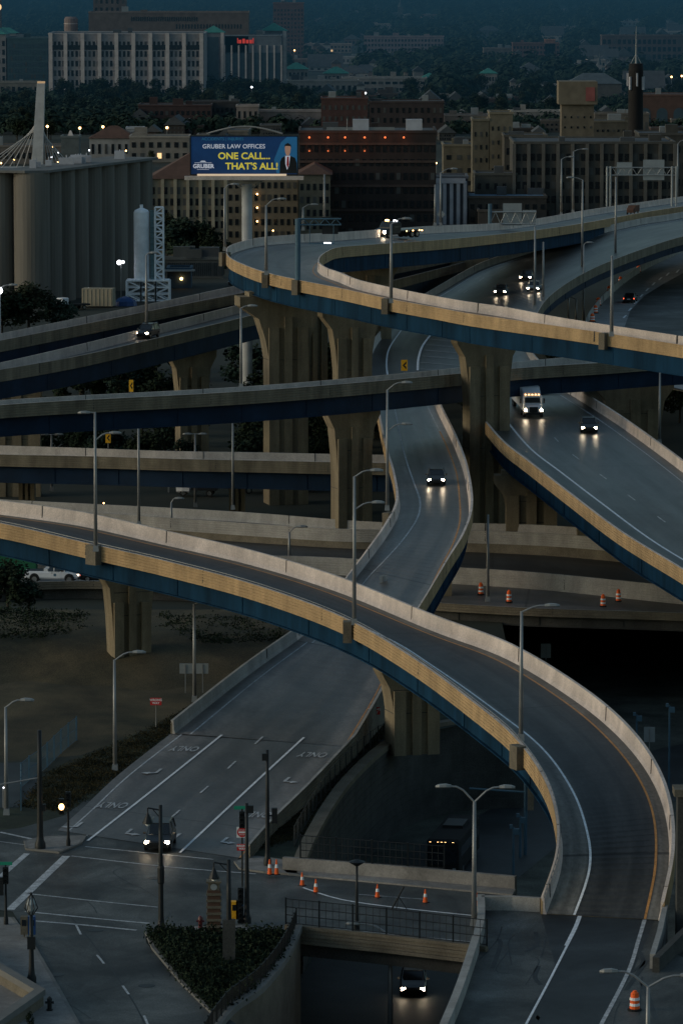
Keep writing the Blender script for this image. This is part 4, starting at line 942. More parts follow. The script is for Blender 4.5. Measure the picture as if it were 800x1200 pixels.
def lights(t, L_, w, z, on, tail, r=.12, zt=.8, back=None, hm='lamp_w'):
    for s_ in (-1, 1):
        b = MB(); b.box((L_ / 2 - .03, s_ * (w - .24), z), (.2, r * 2.4, r * 1.5)); b.obj('headlight', hm if on else 'signback', t)
        b = MB(); b.box(((back if back else -L_ / 2) + .03, s_ * (w - .2), zt), (.14, .26, .2)); b.obj('taillight', 'lamp_r' if tail else 'carred', t)
def car(label, loc, rz, paint='carblack', L_=4.7, W=1.84, Hh=1.45, suv=False, on=True, tail=False, name='car', group=None, cat='car'):
    t = thing(name, label, cat, tuple(loc), rz, group); w = W / 2; l = L_ / 2; bz = .92 if not suv else 1.08; g = .2 if not suv else .28
    b = MB(); b.loft([ring(-l, w * .82, g + .12, bz - .12), ring(-l + .25, w * .96, g, bz), ring(-l * .5, w, g, bz + .02), ring(0, w, g, bz + .02), ring(l * .42, w, g, bz), ring(l * .75, w * .97, g, bz - .14), ring(l - .15, w * .9, g + .02, bz - .26), ring(l, w * .78, g + .12, bz - .36)])
    b.obj('body', paint, t, smooth=False)
    def gr(x, ww, z1, d=.0): return [Vector((x, y, z)) for y, z in ((-ww, bz - .04), (-ww * .80, z1), (ww * .80, z1), (ww, bz - .04))]
    xs = (-l + (.12 if suv else .55), -l + (.35 if suv else 1.25), l * .05, l * .42)
    b = MB(); b.loft([gr(xs[0], w * .86, bz + .02), gr(xs[1], w * .92, Hh - .05), gr(-l * .2, w * .93, Hh), gr(xs[2], w * .93, Hh - .02), gr(xs[3], w * .88, bz + .02)]); b.obj('windows', 'glass', t)
    b = MB(); b.loft([[Vector((x, -ww, z)), Vector((x, ww, z)), Vector((x, ww * .96, z + .035)), Vector((x, -ww * .96, z + .035))] for x, ww, z in ((xs[1] - .05, w * .73, Hh - .045), (-l * .2, w * .745, Hh), (xs[2] + .05, w * .74, Hh - .03))]); b.obj('roof', paint, t)
    for s_ in (-1, 1):
        b = MB()
        for (x0, z0), (x1, z1) in (((xs[0], bz), (xs[1], Hh - .03)), ((xs[3], bz), (xs[2], Hh)), ((-l * .15, bz), (-l * .17, Hh))):
            k0, k1 = w * .90, w * .76; b.tube((x0, s_ * k0, z0), (x1, s_ * k1, z1), .045, n=4)
        b.obj('pillar_frame', paint, t)
        b = MB(); b.box((xs[3] - .35, s_ * (w + .1), bz + .06), (.16, .2, .15)); b.obj('mirror', paint, t)
        for x in (l * .62, -l * .62): wheel(t, x, s_ * (w - .1), .33 if not suv else .38)
    lights(t, L_ - .16, w, bz - .36 if not suv else bz - .33, on, tail, zt=bz - .22)
    b = MB(); b.box((l + .0, 0, g + .18), (.1, W * .8, .2)); b.obj('bumper', 'tyre', t)
    b = MB(); b.box((l + .0, 0, bz - .42), (.06, W * .42, .16)); b.obj('grille', 'black', t)
    b = MB(); b.box((-l - .005, 0, .62), (.02, .5, .13)); b.obj('number_plate', 'signwhite', t)
    if suv:
        b = MB()
        for s_ in (-1, 1): b.tube((-l * .8, s_ * w * .68, Hh + .07), (l * .0, s_ * w * .68, Hh + .07), .03, n=4)
        b.obj('roof_rack', 'chrome', t)
    return t
c, a = head(d2, 511, 566, 508, 600); car('lone dark car coming down the winding ramp, headlights reflected on the pavement', c, a)
c, a = head(dm, 587, 345, 560, 372); car('dark car with lit headlights, leftmost of the three oncoming on the wide viaduct', c, a, Hh=1.5)
c, a = head(dm, 617, 328, 590, 352); car('dark car with lit headlights, farthest back of the three oncoming on the wide viaduct', c, a)
c, a = head(dm, 626, 341, 600, 366); car('pale silver car with bright headlights, nearest the post among the three oncoming', c, a, 'cargrey')
c, a = head(d5, 689, 505, 700, 545); car('dark car on the wet ramp at right, right of the white truck', c, a, Hh=1.5)
c, a = head(d6, 173, 396, 140, 404); car('dark sports utility vehicle with lit headlights on the lower left viaduct', c, a, suv=True, Hh=1.72)
z = 10.03; c = P(738, 354, z); e = P(765, 336, z); car('dark car driving away on the curving freeway, tail lights glowing red', c, math.atan2((e - c).y, (e - c).x), on=False, tail=True)
c = P(188, 992, .06); e = P(176, 1013, .06); car('black sports utility vehicle waiting at the crossing with headlights on', c, math.atan2((e - c).y, (e - c).x), suv=True, Hh=1.78, L_=4.8, W=1.95, name='sports_utility_vehicle', cat='car')
c = P(484, 1160, ZT + .03); e = P(482, 1210, ZT + .03); car('car with lit headlights in the dark tunnel road at the bottom', c, math.atan2((e - c).y, (e - c).x))
car('parked dark car in the yard seen just left of the loop', P(281, 335, 0), R(10), on=False)
# white pickup
c = P(62, 682, 1.43); t = thing('pickup_truck', 'white pickup truck with an open black bed, side on, on the near freeway carriageway', 'pickup truck', tuple(c), R(-6)); w = .98
b = MB(); b.loft([ring(-2.75, w * .96, .5, 1.18), ring(-2.6, w, .42, 1.2), ring(-.35, w, .42, 1.2), ring(-.3, w, .42, 1.22), ring(1.3, w, .42, 1.2), ring(2.2, w * .97, .42, 1.12), ring(2.72, w * .9, .5, 1.0), ring(2.8, w * .8, .55, .85)]); b.obj('body', 'carwhite', t)
b = MB(); b.box((-1.62, 0, 1.19), (1.95, 1.6, .08)); b.obj('bed', 'black', t)
b = MB(); b.box((-.55, 0, 1.32), (.4, 1.75, .3)); b.obj('tool_box', 'carwhite', t)
b = MB(); b.loft([[Vector((x, y, z_)) for y, z_ in ((-ww, 1.18), (-ww * .82, zt_), (ww * .82, zt_), (ww, 1.18))] for x, ww, zt_ in ((-.28, w * .93, 1.75), (-.1, w * .93, 1.88), (.75, w * .93, 1.88), (1.45, w * .9, 1.2))]); b.obj('windows', 'glass', t)
b = MB(); b.box((.32, 0, 1.9), (1.0, 1.5, .06)); b.box((-.25, 0, 1.5), (.1, 1.66, .72)); b.obj('roof', 'carwhite', t)
for s_ in (-1, 1):
    b = MB(); b.tube((1.42, s_ * .86, 1.2), (.78, s_ * .76, 1.88), .045, n=4); b.tube((.3, s_ * .92, 1.2), (.3, s_ * .78, 1.88), .04, n=4); b.obj('pillar_frame', 'carwhite', t)
    b = MB(); b.box((.45, s_ * (w + .003), .85), (1.1, .02, .62)); o = b.obj('door', 'carwhite', t); b = MB(); b.box((.1, s_ * (w + .02), 1.05), (.16, .03, .05)); b.obj('handle', 'black', o); b = MB(); b.box((.4, s_ * (w + .016), .85), (.26, .01, .26)); b.obj('badge', 'bluegrey', o)
    b = MB(); b.box((1.15, s_ * (w + .12), 1.3), (.14, .2, .22)); b.obj('mirror', 'black', t)
    for x in (1.85, -1.7):
        wheel(t, x, s_ * (w - .1), .42, .26); b = MB(); b.tube((x, s_ * (w - .02), .5), (x, s_ * (w + .004), .5), .5, n=18); b.obj('wheel_arch', 'black', t)
lights(t, 5.5, w, .86, True, False, .12, .9, -2.76, hm='lamp_w2'); b = MB(); b.box((2.78, 0, .52), (.16, 1.8, .2)); b.obj('bumper', 'black', t)
# semi truck
c, a = head(d5, 622, 487, 632, 525); t = thing('semi_truck', 'white semi truck with amber roof lights on the wet ramp, pulling a pale box trailer', 'truck', tuple(c), a + R(4)); w = 1.25; t.scale = (.9, .9, .85)
b = MB(); b.loft([ring(-1.2, w, .7, 2.9), ring(.9, w, .7, 2.9), ring(1.25, w * .97, .7, 2.75)]); b.obj('cab', 'carwhite', t)
b = MB(); b.loft([ring(1.25, w * .85, .7, 1.75), ring(2.6, w * .8, .7, 1.55), ring(2.85, w * .72, .75, 1.4)]); b.obj('bonnet', 'carwhite', t)
b = MB(); b.loft([[Vector((x, y, z_)) for y, z_ in ((-1.0, 1.85), (1.0, 1.85), (.95, 2.55), (-.95, 2.55))] for x in (1.15, 1.30)]); b.obj('windscreen', 'glass', t)
b = MB(); b.box((2.88, 0, 1.1), (.06, 1.05, .7)); b.obj('grille', 'black', t); b = MB(); b.box((2.9, 0, .55), (.2, 2.35, .32)); b.obj('bumper', 'black', t)
b = MB(); b.loft([ring(-1.3, 1.2, 2.85, 3.6), ring(.5, 1.15, 2.85, 3.1)]); b.obj('roof_fairing', 'carwhite', t)
for s_ in (-1, 1):
    b = MB(); b.box((2.75, s_ * .98, 1.0), (.2, .32, .26)); b.obj('headlight', 'lamp_w', t)
    b = MB(); b.box((1.2, s_ * 1.48, 2.1), (.15, .2, .65)); b.obj('mirror', 'black', t)
    wheel(t, 2.0, s_ * 1.08, .5, .3); wheel(t, -.9, s_ * 1.05, .5, .4)
    b = MB(); b.tube((-1.0, s_ * 1.1, .9), (-1.0, s_ * 1.1, 3.4), .08); b.obj('exhaust', 'chrome', t)
    for x in (-12.0, -10.8): wheel(t, x, s_ * 1.05, .5, .4)
for k in range(5): b = MB(); b.box((1.12, (k - 2) * .42, 2.95), (.1, .14, .09)); b.obj('marker_lamp', 'lamp_y', t)
b = MB(); b.box((-7.4, 0, 2.35), (11.2, 2.5, 2.6)); b.obj('trailer', 'carwhite', t)
b = MB(); b.box((-7.0, 0, .9), (11.0, 1.0, .25)); b.obj('chassis', 'black', t)
# tow truck
c, a = head(d3, 463, 279, 430, 281); t = thing('tow_truck', 'flatbed tow truck with lit lamps on the far leg of the loop', 'tow truck', tuple(c), R(230)); w = 1.2
b = MB(); b.loft([ring(.6, w, .6, 1.6), ring(2.6, w * .97, .6, 1.5), ring(3.4, w * .85, .65, 1.3)]); b.loft([ring(.3, w, .6, 2.35), ring(1.6, w, .6, 2.35), ring(2.2, w * .95, .6, 1.6)]); b.obj('cab', 'carblack', t)
b = MB(); b.loft([[Vector((x, y, z_)) for y, z_ in ((-1.21, 1.6), (1.21, 1.6), (1.15, 2.2), (-1.15, 2.2))] for x in (.7, 1.68)]); b.obj('windows', 'glass', t)
b = MB(); b.box((-2.2, 0, 1.1), (5.0, 2.4, .18)); b.box((.2, 0, 1.6), (.12, 2.3, 1.0)); b.obj('flatbed', 'cargrey', t)
for s_ in (-1, 1):
    b = MB(); b.box((3.4, s_ * .85, 1.0), (.15, .4, .34)); b.obj('headlight', 'lamp_w', t)
    b = MB(); b.box((-4.7, s_ * .95, .95), (.1, .2, .2)); b.obj('taillight', 'lamp_y', t)
    for k in range(3): b = MB(); b.box((-1 - k * 1.4, s_ * 1.22, 1.0), (.18, .06, .14)); b.obj('marker_lamp', 'lamp_y', t)
    for x in (2.5, -2.4, -3.5): wheel(t, x, s_ * .95, .48, .35)
b = MB(); b.box((.9, .75, 2.5), (.3, .5, .24)); b.obj('beacon', 'lamp_c', t); b = MB(); b.box((.9, -.75, 2.5), (.3, .5, .2)); b.obj('beacon', 'lamp_y', t)
# orange truck at right on the far leg
c, a = head(d3, 741, 251, 700, 255); t = thing('work_truck', 'small dull-orange work truck far right on the far leg of the loop', 'truck', tuple(c), a); cm('orangetruck', (.09, .045, .03))
t.scale = (.75,) * 3
b = MB(); b.box((-.8, 0, 1.4), (3.6, 2.0, 1.5)); b.obj('box_body', 'orangetruck', t); b = MB(); b.loft([ring(1.0, 1.0, .5, 1.9), ring(2.2, .98, .5, 1.7), ring(2.9, .85, .5, 1.1)]); b.obj('cab', 'orangetruck', t)
for s_ in (-1, 1):
    for x in (2.0, -1.6): wheel(t, x, s_ * .9, .4)
# bus in the sunken road
c = P(531, 1014, ZT + .03); t = thing('bus', 'dark bus in the sunken road with a row of amber lamps along its roof edge', 'bus', tuple(c), R(-100)); w = 1.3
b = MB(); b.loft([ring(-5.6, w * .95, .35, 2.9), ring(-5.3, w, .3, 3.1), ring(5.2, w, .3, 3.1), ring(5.6, w * .95, .35, 2.9)]); b.obj('body', 'tyre', t)
b = MB(); b.box((5.58, 0, 1.75), (.1, 2.2, 1.3)); b.obj('windscreen', 'glass', t)
for s_ in (-1, 1):
    b = MB(); b.box((0, s_ * 1.305, 2.0), (9.6, .03, .8)); b.obj('side_windows', 'glass', t)
    for x in (3.4, -3.4): wheel(t, x, s_ * 1.15, .48, .3)
    b = MB(); b.box((5.6, s_ * .9, .8), (.08, .25, .16)); b.obj('headlight', 'signback', t)
for y in (-1.0, -.4, -.1, .2, .8): b = MB(); b.box((5.5, y, 2.86), (.16, .13, .12)); b.obj('marker_lamp', 'lamp_y', t)
b = MB(); b.box((-1, 0, 3.2), (3, 1.6, .25)); b.obj('roof_unit', 'black', t)
# yard vehicles under the viaducts
def yardtruck(label, u, v, rz, m='carwhite', L_=6, box=True):
    c = P(u, v, .05); t = thing('parked_truck', label, 'truck', tuple(c), R(rz), 'vehicles parked in the yard')
    b = MB(); b.loft([ring(L_ * .18, 1.1, .5, 2.3), ring(L_ * .36, 1.1, .5, 2.2), ring(L_ * .40, 1.05, .5, 1.5), ring(L_ * .5, .95, .5, 1.2)]); b.obj('cab', m, t)
    b = MB(); b.box((L_ * .385, 0, 1.8), (.5, 1.7, .5)); b.obj('windscreen', 'glass', t)
    b = MB(); b.box((-L_ * .17, 0, 1.7 if box else .9), (L_ * .62, 2.2, 2.0 if box else .3)); b.obj('cargo_bed', 'black' if not box else 'cargrey', t)
    for s_ in (-1, 1):
        for x in (L_ * .33, -L_ * .3): wheel(t, x, s_ * .95, .42)
yardtruck('white cab truck parked in shade under the low viaduct, beside the lamp post', 232, 581, 175, box=False, L_=5)
yardtruck('pale truck parked behind the massive pier under the low viaduct', 305, 577, 20); yardtruck('pale truck parked right of the massive pier, under the low viaduct', 348, 576, 185)
yardtruck('white truck cab parked by the trees at the foot of the grain silos', 84, 363, 215, box=False, L_=7)
c = P(116, 360, 0)
cm('tanbox', (.30, .26, .19)); t = thing('storage_container', 'tan storage container at the foot of the silos', 'container', tuple(c), R(-8)); b = MB(); b.box((0, 0, 1.9), (5.7, 3, 3.2))
b.obj('box_body', 'tanbox', t); b = MB()
for k in range(8): b.box((-2.6 + k * .74, -1.54, 1.9), (.12, .08, 3.0))
b.obj('corrugation', 'tanbox', t)
c = P(147, 358, 0); t = thing('tarp_pile', 'dark blue tarpaulin-covered heap below the white tower', 'heap', tuple(c)); b = MB(); b.lathe((0, 0, 0), [(2.2, 0), (2.0, .8), (1.2, 1.4), (.2, 1.7)], 9); b.obj('tarpaulin', 'bluepaint', t)
c = P(6, 690, .3); cm('greenbin', (.02, .12, .06)); t = thing('green_container', 'dark green skip behind the bush at the left edge', 'skip', tuple(c)); b = MB(); b.box((0, 4, 2.4), (6, 3, 2.6)); b.obj('box_body', 'greenbin', t); b = MB(); b.box((0, 4, 3.78), (6.2, 3.2, .14)); b.obj('lid', 'greenbin', t)
car('dark car half hidden by the foreground ramp, its red tail lamp ahead of the pickup', P(121, 681, 1.43), R(-5), on=False, tail=True)
rc = random.Random(21); cm('blind', (.07, .072, .07))
# ------------------------------------------------------------------ CITY
def bld(label, u0, u1, vt, vb, dep=20, col=(.2, .19, .17), rows=0, cols=0, ww=.55, wh=.55, yaw=0, z0=0, name='building', cat='building', roof='flat', wm='glass', mtop=.08, mbot=.04, cornice=True, group=None, lit=(), cm_=None, parapet=.6, side=True, nroof=True):
    uc = (u0 + u1) / 2; c = P(uc, vb, z0); s_ = S(vb, z0); W = (u1 - u0) / s_; h = ztop(vb, z0, vt) - z0
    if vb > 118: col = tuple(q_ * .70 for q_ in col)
    t = thing(name, label, cat, tuple(c), R(yaw), group)
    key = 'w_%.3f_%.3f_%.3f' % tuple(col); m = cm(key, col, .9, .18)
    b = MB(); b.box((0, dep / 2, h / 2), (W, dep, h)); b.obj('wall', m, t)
    rm_ = cm('roofing', (.07, .075, .08))
    if roof == 'flat':
        b = MB(); b.box((0, dep / 2, h + .1), (W - .6, dep - .6, .2)); b.obj('roof', rm_ if nroof else cm_, t)
        if cornice:
            b = MB()
            for x, y, a, d_ in ((0, .05, W + .4, .5), (0, dep - .05, W + .4, .5), (-W / 2 + .05, dep / 2, .5, dep - .6), (W / 2 - .05, dep / 2, .5, dep - .6)): b.box((x, y, h + parapet / 2 - .05), (a, d_, parapet))
            b.obj('cornice', cm('c_' + key, [min(1, q * 1.35) for q in col]), t)
    elif roof == 'hip':
        b = MB(); k = min(W, dep) * .5; hh = k * .62
        b.add([(-W / 2 - .5, -.5, h), (W / 2 + .5, -.5, h), (W / 2 + .5, dep + .5, h), (-W / 2 - .5, dep + .5, h), (-W / 2 + k, dep / 2, h + hh), (W / 2 - k, dep / 2, h + hh)] if W > dep else
              [(-W / 2 - .5, -.5, h), (W / 2 + .5, -.5, h), (W / 2 + .5, dep + .5, h), (-W / 2 - .5, dep + .5, h), (0, k, h + hh), (0, dep - k, h + hh)],
              [(0, 1, 5, 4), (1, 2, 5), (2, 3, 4, 5), (3, 0, 4)] if W > dep else [(0, 1, 4), (1, 2, 5, 4), (2, 3, 5), (3, 0, 4, 5)]); b.obj('roof', cm_ or rm_, t)
    elif roof == 'gable':
        b = MB(); hh = min(W, dep) * .45
        if W > dep: vs = [(-W / 2 - .4, -.5, h), (W / 2 + .4, -.5, h), (W / 2 + .4, dep + .5, h), (-W / 2 - .4, dep + .5, h), (-W / 2 - .4, dep / 2, h + hh), (W / 2 + .4, dep / 2, h + hh)]; fs = [(0, 1, 5, 4), (2, 3, 4, 5), (0, 4, 3), (1, 2, 5)]
        else: vs = [(-W / 2 - .4, -.5, h), (W / 2 + .4, -.5, h), (W / 2 + .4, dep + .5, h), (-W / 2 - .4, dep + .5, h), (0, -.5, h + hh), (0, dep + .5, h + hh)]; fs = [(0, 4, 5, 3), (1, 2, 5, 4), (0, 1, 4), (3, 5, 2)]
        b.add(vs, fs); b.obj('roof', cm_ or rm_, t)
    if roof == 'flat' and W > 8:
        for _ in range(rc.randint(1, 4)):
            b = MB(); q_ = rc.uniform(.8, 2.6); b.box((rc.uniform(-.42, .42) * W, rc.uniform(.2, .8) * dep, h + .2 + q_ / 2), (rc.uniform(1.2, 4), rc.uniform(1.2, 3), q_)); b.obj('roof_unit', rc.choice([m, rm_, M['galv']]), t)
    if rows and cols:
        cw = W / cols; rh = h * (1 - mtop - mbot) / rows
        b = MB(); b.box((0, 0, 0), (cw * ww, .1, rh * wh)); w0 = b.obj('window', wm, t); first = True
        for r_ in range(rows):
            for k in range(cols):
                q = w0 if first else w0.copy()
                if not first: COL.objects.link(q); q.parent = t
                first = False
                q.location = (-W / 2 + cw * (k + .5), -.03, h * mbot + rh * (r_ + .5))
                if rc.random() < .14: q.material_slots[0].link = 'OBJECT'; q.material_slots[0].material = M['blind']
                if (r_, k) in lit: q.material_slots[0].link = 'OBJECT'; q.material_slots[0].material = M['lit']
        if side and abs(yaw) > 3:
            nd = max(1, int(dep / cw)); sx = 1 if yaw < 0 else -1
            b = MB(); b.box((0, 0, 0), (.1, cw * ww, rh * wh)); w1 = b.obj('window', wm, t); first = True
            for r_ in range(rows):
                for k in range(nd):
                    q = w1 if first else w1.copy()
                    if not first: COL.objects.link(q); q.parent = t
                    first = False; q.location = (sx * (W / 2 + .02), dep / nd * (k + .5), h * mbot + rh * (r_ + .5))
    return t, W, h, s_
gc = (.33, .31, .29); teal = cm('copper_green', (.05, .22, .18)); brn = cm('brown_tile', (.10, .055, .04))
# --- large office complex at upper left
t, W, h, s_ = bld('long pale office block with tall white piers between its window bays, upper left', 57, 240, 40, 117, 45, (.27, .25, .25), 6, 36, .55, .6)
b = MB()
for u in (59.5, 77, 97, 117, 137, 157, 177, 197, 216.5, 237):
    b = MB(); b.box(((u - 148.5) / s_, -.45, h / 2 + .3), (4.4 / s_, .9, h + .6)); b.obj('pier_fin', cm('fin', (.58, .50, .46)), t)
b = MB(); b.box((0, -.12, h * .80), (W - 1, .1, h * .07)); b.obj('window_band', 'glass', t)
for u0, u1, lb, vt in ((237, 263, 'tower with a green copper hip roof in the middle of the office complex', 38), (306, 336, 'tower with a green copper hip roof at the right end of the office complex', 36)):
    t, W, h, s_ = bld(lb, u0, u1, vt, 112 if u0 < 300 else 104, 12, (.17, .17, .18), 0, 0, roof='hip', cm_=teal)
    for u in (-.42, .42): b = MB(); b.box((W * u, -.3, h / 2), (W * .14, .6, h)); b.obj('pier_fin', 'fin', t)
    b = MB(); b.box((0, -.1, h * .5), (W * .5, .1, h * .86)); b.obj('window', cm('blueglass', (.05, .08, .10), .3), t)
t, W, h, s_ = bld('blue-grey office wing with slim vertical fins and a red sign on its top', 263, 330, 42, 106, 25, (.15, .17, .19), 1, 8, .8, .72, wm='blueglass', mtop=.2)
for k in range(9): b = MB(); b.box((-W / 2 + W * k / 8, -.3, h * .42), (.7, .6, h * .82)); b.obj('pier_fin', 'fin', t)
b = MB(); x0 = -W / 2 + 15 / s_
for k, (a, hh) in enumerate(((.5, 2.4), (1.5, 1.6), (1.4, 2.1), (1.5, 1.6), (1.3, 1.6), (.5, 2.4))): b.box((x0 + sum((.5, 1.5, 1.4, 1.5, 1.3, .5)[:k]) * 1.15 + a / 2, -.35, h * .905 + hh / 2 - 1), (a * .85, .2, hh))
b.obj('sign_letters', cm('red_sign', (.7, .05, .04), emis=(1, .08, .05), es=.35), t)
t, W, h, s_ = bld('wide brown upper block rising behind the office complex, with a row of dark openings', 104, 292, 15, 106, 30, (.13, .10, .085), 0, 0)
for r_, n in ((0, 30), (1, 22)):
    for k in range(n): b = MB(); b.box((W * .05 + k * W * .42 / n + (-W * .28 if r_ == 0 else 0), -.05, h - 2.8 - r_ * 3.4), (W * .007, .1, 2.0)); b.obj('window', 'glass', t)
bld('narrow brown tower cut by the top edge of the picture', 110, 148, -22, 103, 15, (.12, .095, .085), 12, 6, .4, .5)
t, W, h, s_ = bld('dark teal glass office block at left beside the long pale one', 9, 57, 45, 110, 30, (.05, .09, .10), 8, 14, .6, .7, wm='blueglass')
t, W, h, s_ = bld('pale end block at the left edge with a green hip roof', -40, 8, 40, 110, 25, (.25, .23, .22), 6, 8, .5, .6, roof='hip', cm_=teal)
t, W, h, s_ = bld('clock tower sliver at the left edge with a glowing face', -12, 1.5, -10, 104, 8, (.15, .13, .12)); b = MB(); b.tube((W * .3, -.1, h * .84), (W * .3, -.3, h * .84), 1.7, n=16); b.obj('clock_face', 'lit', t)
c = P(84, 104, 0); t = thing('water_tank', 'round brownish tank on the roof line, left of the brown upper block', 'tank', tuple(c)); b = MB(); b.lathe((0, 0, 0), [(3.2, 0), (3.2, ztop(104, 0, 22)), (2.4, ztop(104, 0, 19.5))], 16); b.obj('tank_body', cm('tankc', (.24, .18, .16)), t)
b = MB(); b.lathe((0, 0, 0), [(3.3, ztop(104, 0, 28)), (3.3, ztop(104, 0, 27))], 16); b.obj('band', 'fin', t)
bld('low pale building below the teal block at the far left', -20, 46, 97, 121, 15, (.24, .22, .19), 2, 10, .5, .5)
bld('distant brick tower block high up, right of the office complex', 320, 356, 4, 72, 18, (.13, .075, .065), 12, 9, .35, .5)
bld('long pale low building high up, right of the green-roofed tower', 336, 412, 52, 62, 12, (.26, .21, .19), 2, 18, .5, .5, lit=((1, 3), (0, 12)))
bld('low flat-roofed pale building, its roof edge white', 341, 394, 70, 82, 14, (.18, .14, .12), 1, 9, .6, .6, lit=((0, 7),))
for lb, a in (('green-roofed pavilion right of the office complex', (333, 361, 81, 101)), ('green-roofed pavilion behind the trees, right of centre-left', (379, 408, 86, 101)), ('small green-roofed tower among trees at top centre', (562, 582, 86, 108)), ('small green hip roof among trees, left of the tower', (494, 512, 91, 108)),
              ('green-roofed wing at the far left above the teal block', (-20, 22, 39, 80))): bld(lb, *a, 10, (.24, .22, .2), 2, 6, .5, .5, roof='hip', cm_=teal)
bld('pale parking building under the tree line, upper middle', 400, 500, 92, 109, 20, (.24, .22, .2), 2, 12, .7, .4)
bld('pale low block right of the pavilions', 336, 420, 95, 112, 15, (.24, .22, .2), 1, 12, .5, .5)
bld('long apartment row with red and white fronts, high up in the centre', 426, 520, 43, 62, 10, (.22, .17, .18), 3, 24, .5, .5)
bld('brick warehouse high up at centre right', 600, 655, 51, 71, 14, (.14, .08, .07), 3, 14, .45, .5)
bld('orange-brown stair tower on the warehouse row', 638, 650, 47, 71, 8, (.26, .13, .09))
bld('low pale hall left of the brick warehouse, high up', 566, 604, 57, 70, 14, (.18, .15, .13), 1, 8, .5, .5)
bld('dark factory block with window grid at the upper right', 704, 810, 42, 72, 15, (.10, .075, .07), 3, 18, .6, .6)
bld('small pale block by the tree line at upper left of the centre', 400, 420, 67, 75, 6, (.3, .28, .27), 1, 4, .5, .5)
# --- second belt
bld('dark brick warehouse in front of the tree line', 162, 248, 124, 152, 20, (.085, .05, .045), 2, 14, .5, .4)
bld('dark flat building between the brick warehouse and the cream block', 225, 280, 120, 150, 15, (.06, .055, .055), 2, 10, .5, .4)
t, W, h, s_ = bld('cream block with three tall windows, left of the long arcade', 277, 303, 125, 156, 14, (.34, .28, .25), 2, 4, .4, .6)
t, W, h, s_ = bld('long cream building with a row of small arched windows', 302, 378, 131, 154, 14, (.33, .27, .24), 1, 15, .4, .5, mtop=.35, mbot=.2)
bld('brick building with a pale parapet, right of the cream building', 376, 431, 116, 160, 18, (.11, .06, .055), 3, 8, .4, .4)
bld('dark brick block with a cluttered pale roof, centre', 432, 520, 120, 160, 20, (.07, .055, .055), 3, 12, .4, .5)
bld('low white house with arched windows, behind the silos', 105, 160, 162, 186, 12, (.42, .40, .38), 1, 7, .4, .55, roof='hip', cm_=brn)
bld('cream building with a red-brown balustrade roof, behind the silos', 152, 222, 161, 190, 14, (.32, .28, .24), 2, 7, .5, .5, lit=((0, 3),))
bld('pale shed with a white roof above the cream building', 148, 168, 151, 164, 10, (.40, .40, .42))
t, W, h, s_ = bld('plain grey concrete lift tower, right of the white bridge pylon', 72, 93, 161, 199, 10, (.15, .17, .17), 0, 0); b = MB(); b.box((0, 3, h + 1), (2, 2, 2), top=.2); b.obj('vent_cap', 'fin', t)
bld('long pale low shed behind the bridge pylon', -10, 74, 172, 192, 14, (.19, .16, .14), 1, 12, .5, .4)
# cream blocks behind the billboard
t, W, h, s_ = bld('cream office block with paired windows and a brown hip roof, behind the silos and billboard', 176, 265, 209, 300, 24, (.26, .22, .16), 6, 12, .55, .62, roof='hip', cm_=brn)
for k in range(7): b = MB(); b.box((-W / 2 + W * k / 6, -.2, h / 2), (.7, .4, h)); b.obj('pilaster', cm('pil', (.30, .26, .19)), t)
t, W, h, s_ = bld('cream office block with a brown roof directly behind the billboard column', 266, 349.5, 203, 285, 22, (.25, .215, .16), 5, 11, .5, .5, roof='hip', cm_=brn)
for k in range(3):
    b = MB(); b.ball((-W / 2 + (301.5 - 266) / s_, -.5, ztop(285, 0, 227 + k * 16)), .2); b.obj('wall_lamp', 'lamp_y', t)
bld('cream wing right of the billboard column, its windows in pairs', 350, 387, 204, 291, 20, (.20, .175, .13), 5, 5, .5, .5, roof='hip', cm_=brn)
# brick building with orange lamps
t, W, h, s_ = bld('big dark brick building with orange lamps glowing along its cornice', 350, 511, 155, 285, 25, (.05, .04, .038), 7, 20, .6, .5)
for k, u in enumerate((362, 384, 404, 427, 451, 473)):
    for dz, e_ in ((1.0, 38), (4.0, 9)):
        if dz > 2 and u > 440: continue
        b = MB(); b.ball((-W / 2 + (u - 350) / s_, -.7, h - dz), .24 if dz < 2 else .15); b.obj('cornice_lamp', 'lamp_o', t)
        ld = bpy.data.lights.new('lamp_light', 'POINT'); ld.energy = e_; ld.color = (1, .25, .08); ld.shadow_soft_size = .4; lo = bpy.data.objects.new('lamp_light', ld); COL.objects.link(lo)
        lo.parent = t; lo.location = (-W / 2 + (u - 350) / s_, -1.6, h - dz)
for z_ in (.3, .52, .74, .9): b = MB(); b.box((0, -.15, h * z_), (W, .3, .5)); b.obj('ledge', cm('ledgeb', (.07, .05, .044)), t)
for u0, u1, v0, lb in ((413, 432, 136, 'left'), (476, 495, 136, 'right')): b = MB(); b.box((-W / 2 + ((u0 + u1) / 2 - 350) / s_, 6, h + 1.4), ((u1 - u0) / s_, 3, 2.8)); b.obj('roof_cabin', cm('whitebox', (.42, .42, .45)), t)
b = MB(); b.tube((-W * .15, 3, h + .2), (-W * .15, 3, h + 3), .08); b.box((-.05 * W, 5, h + .6), (W * .5, .2, .9)); b.obj('roof_rail', 'galv', t)
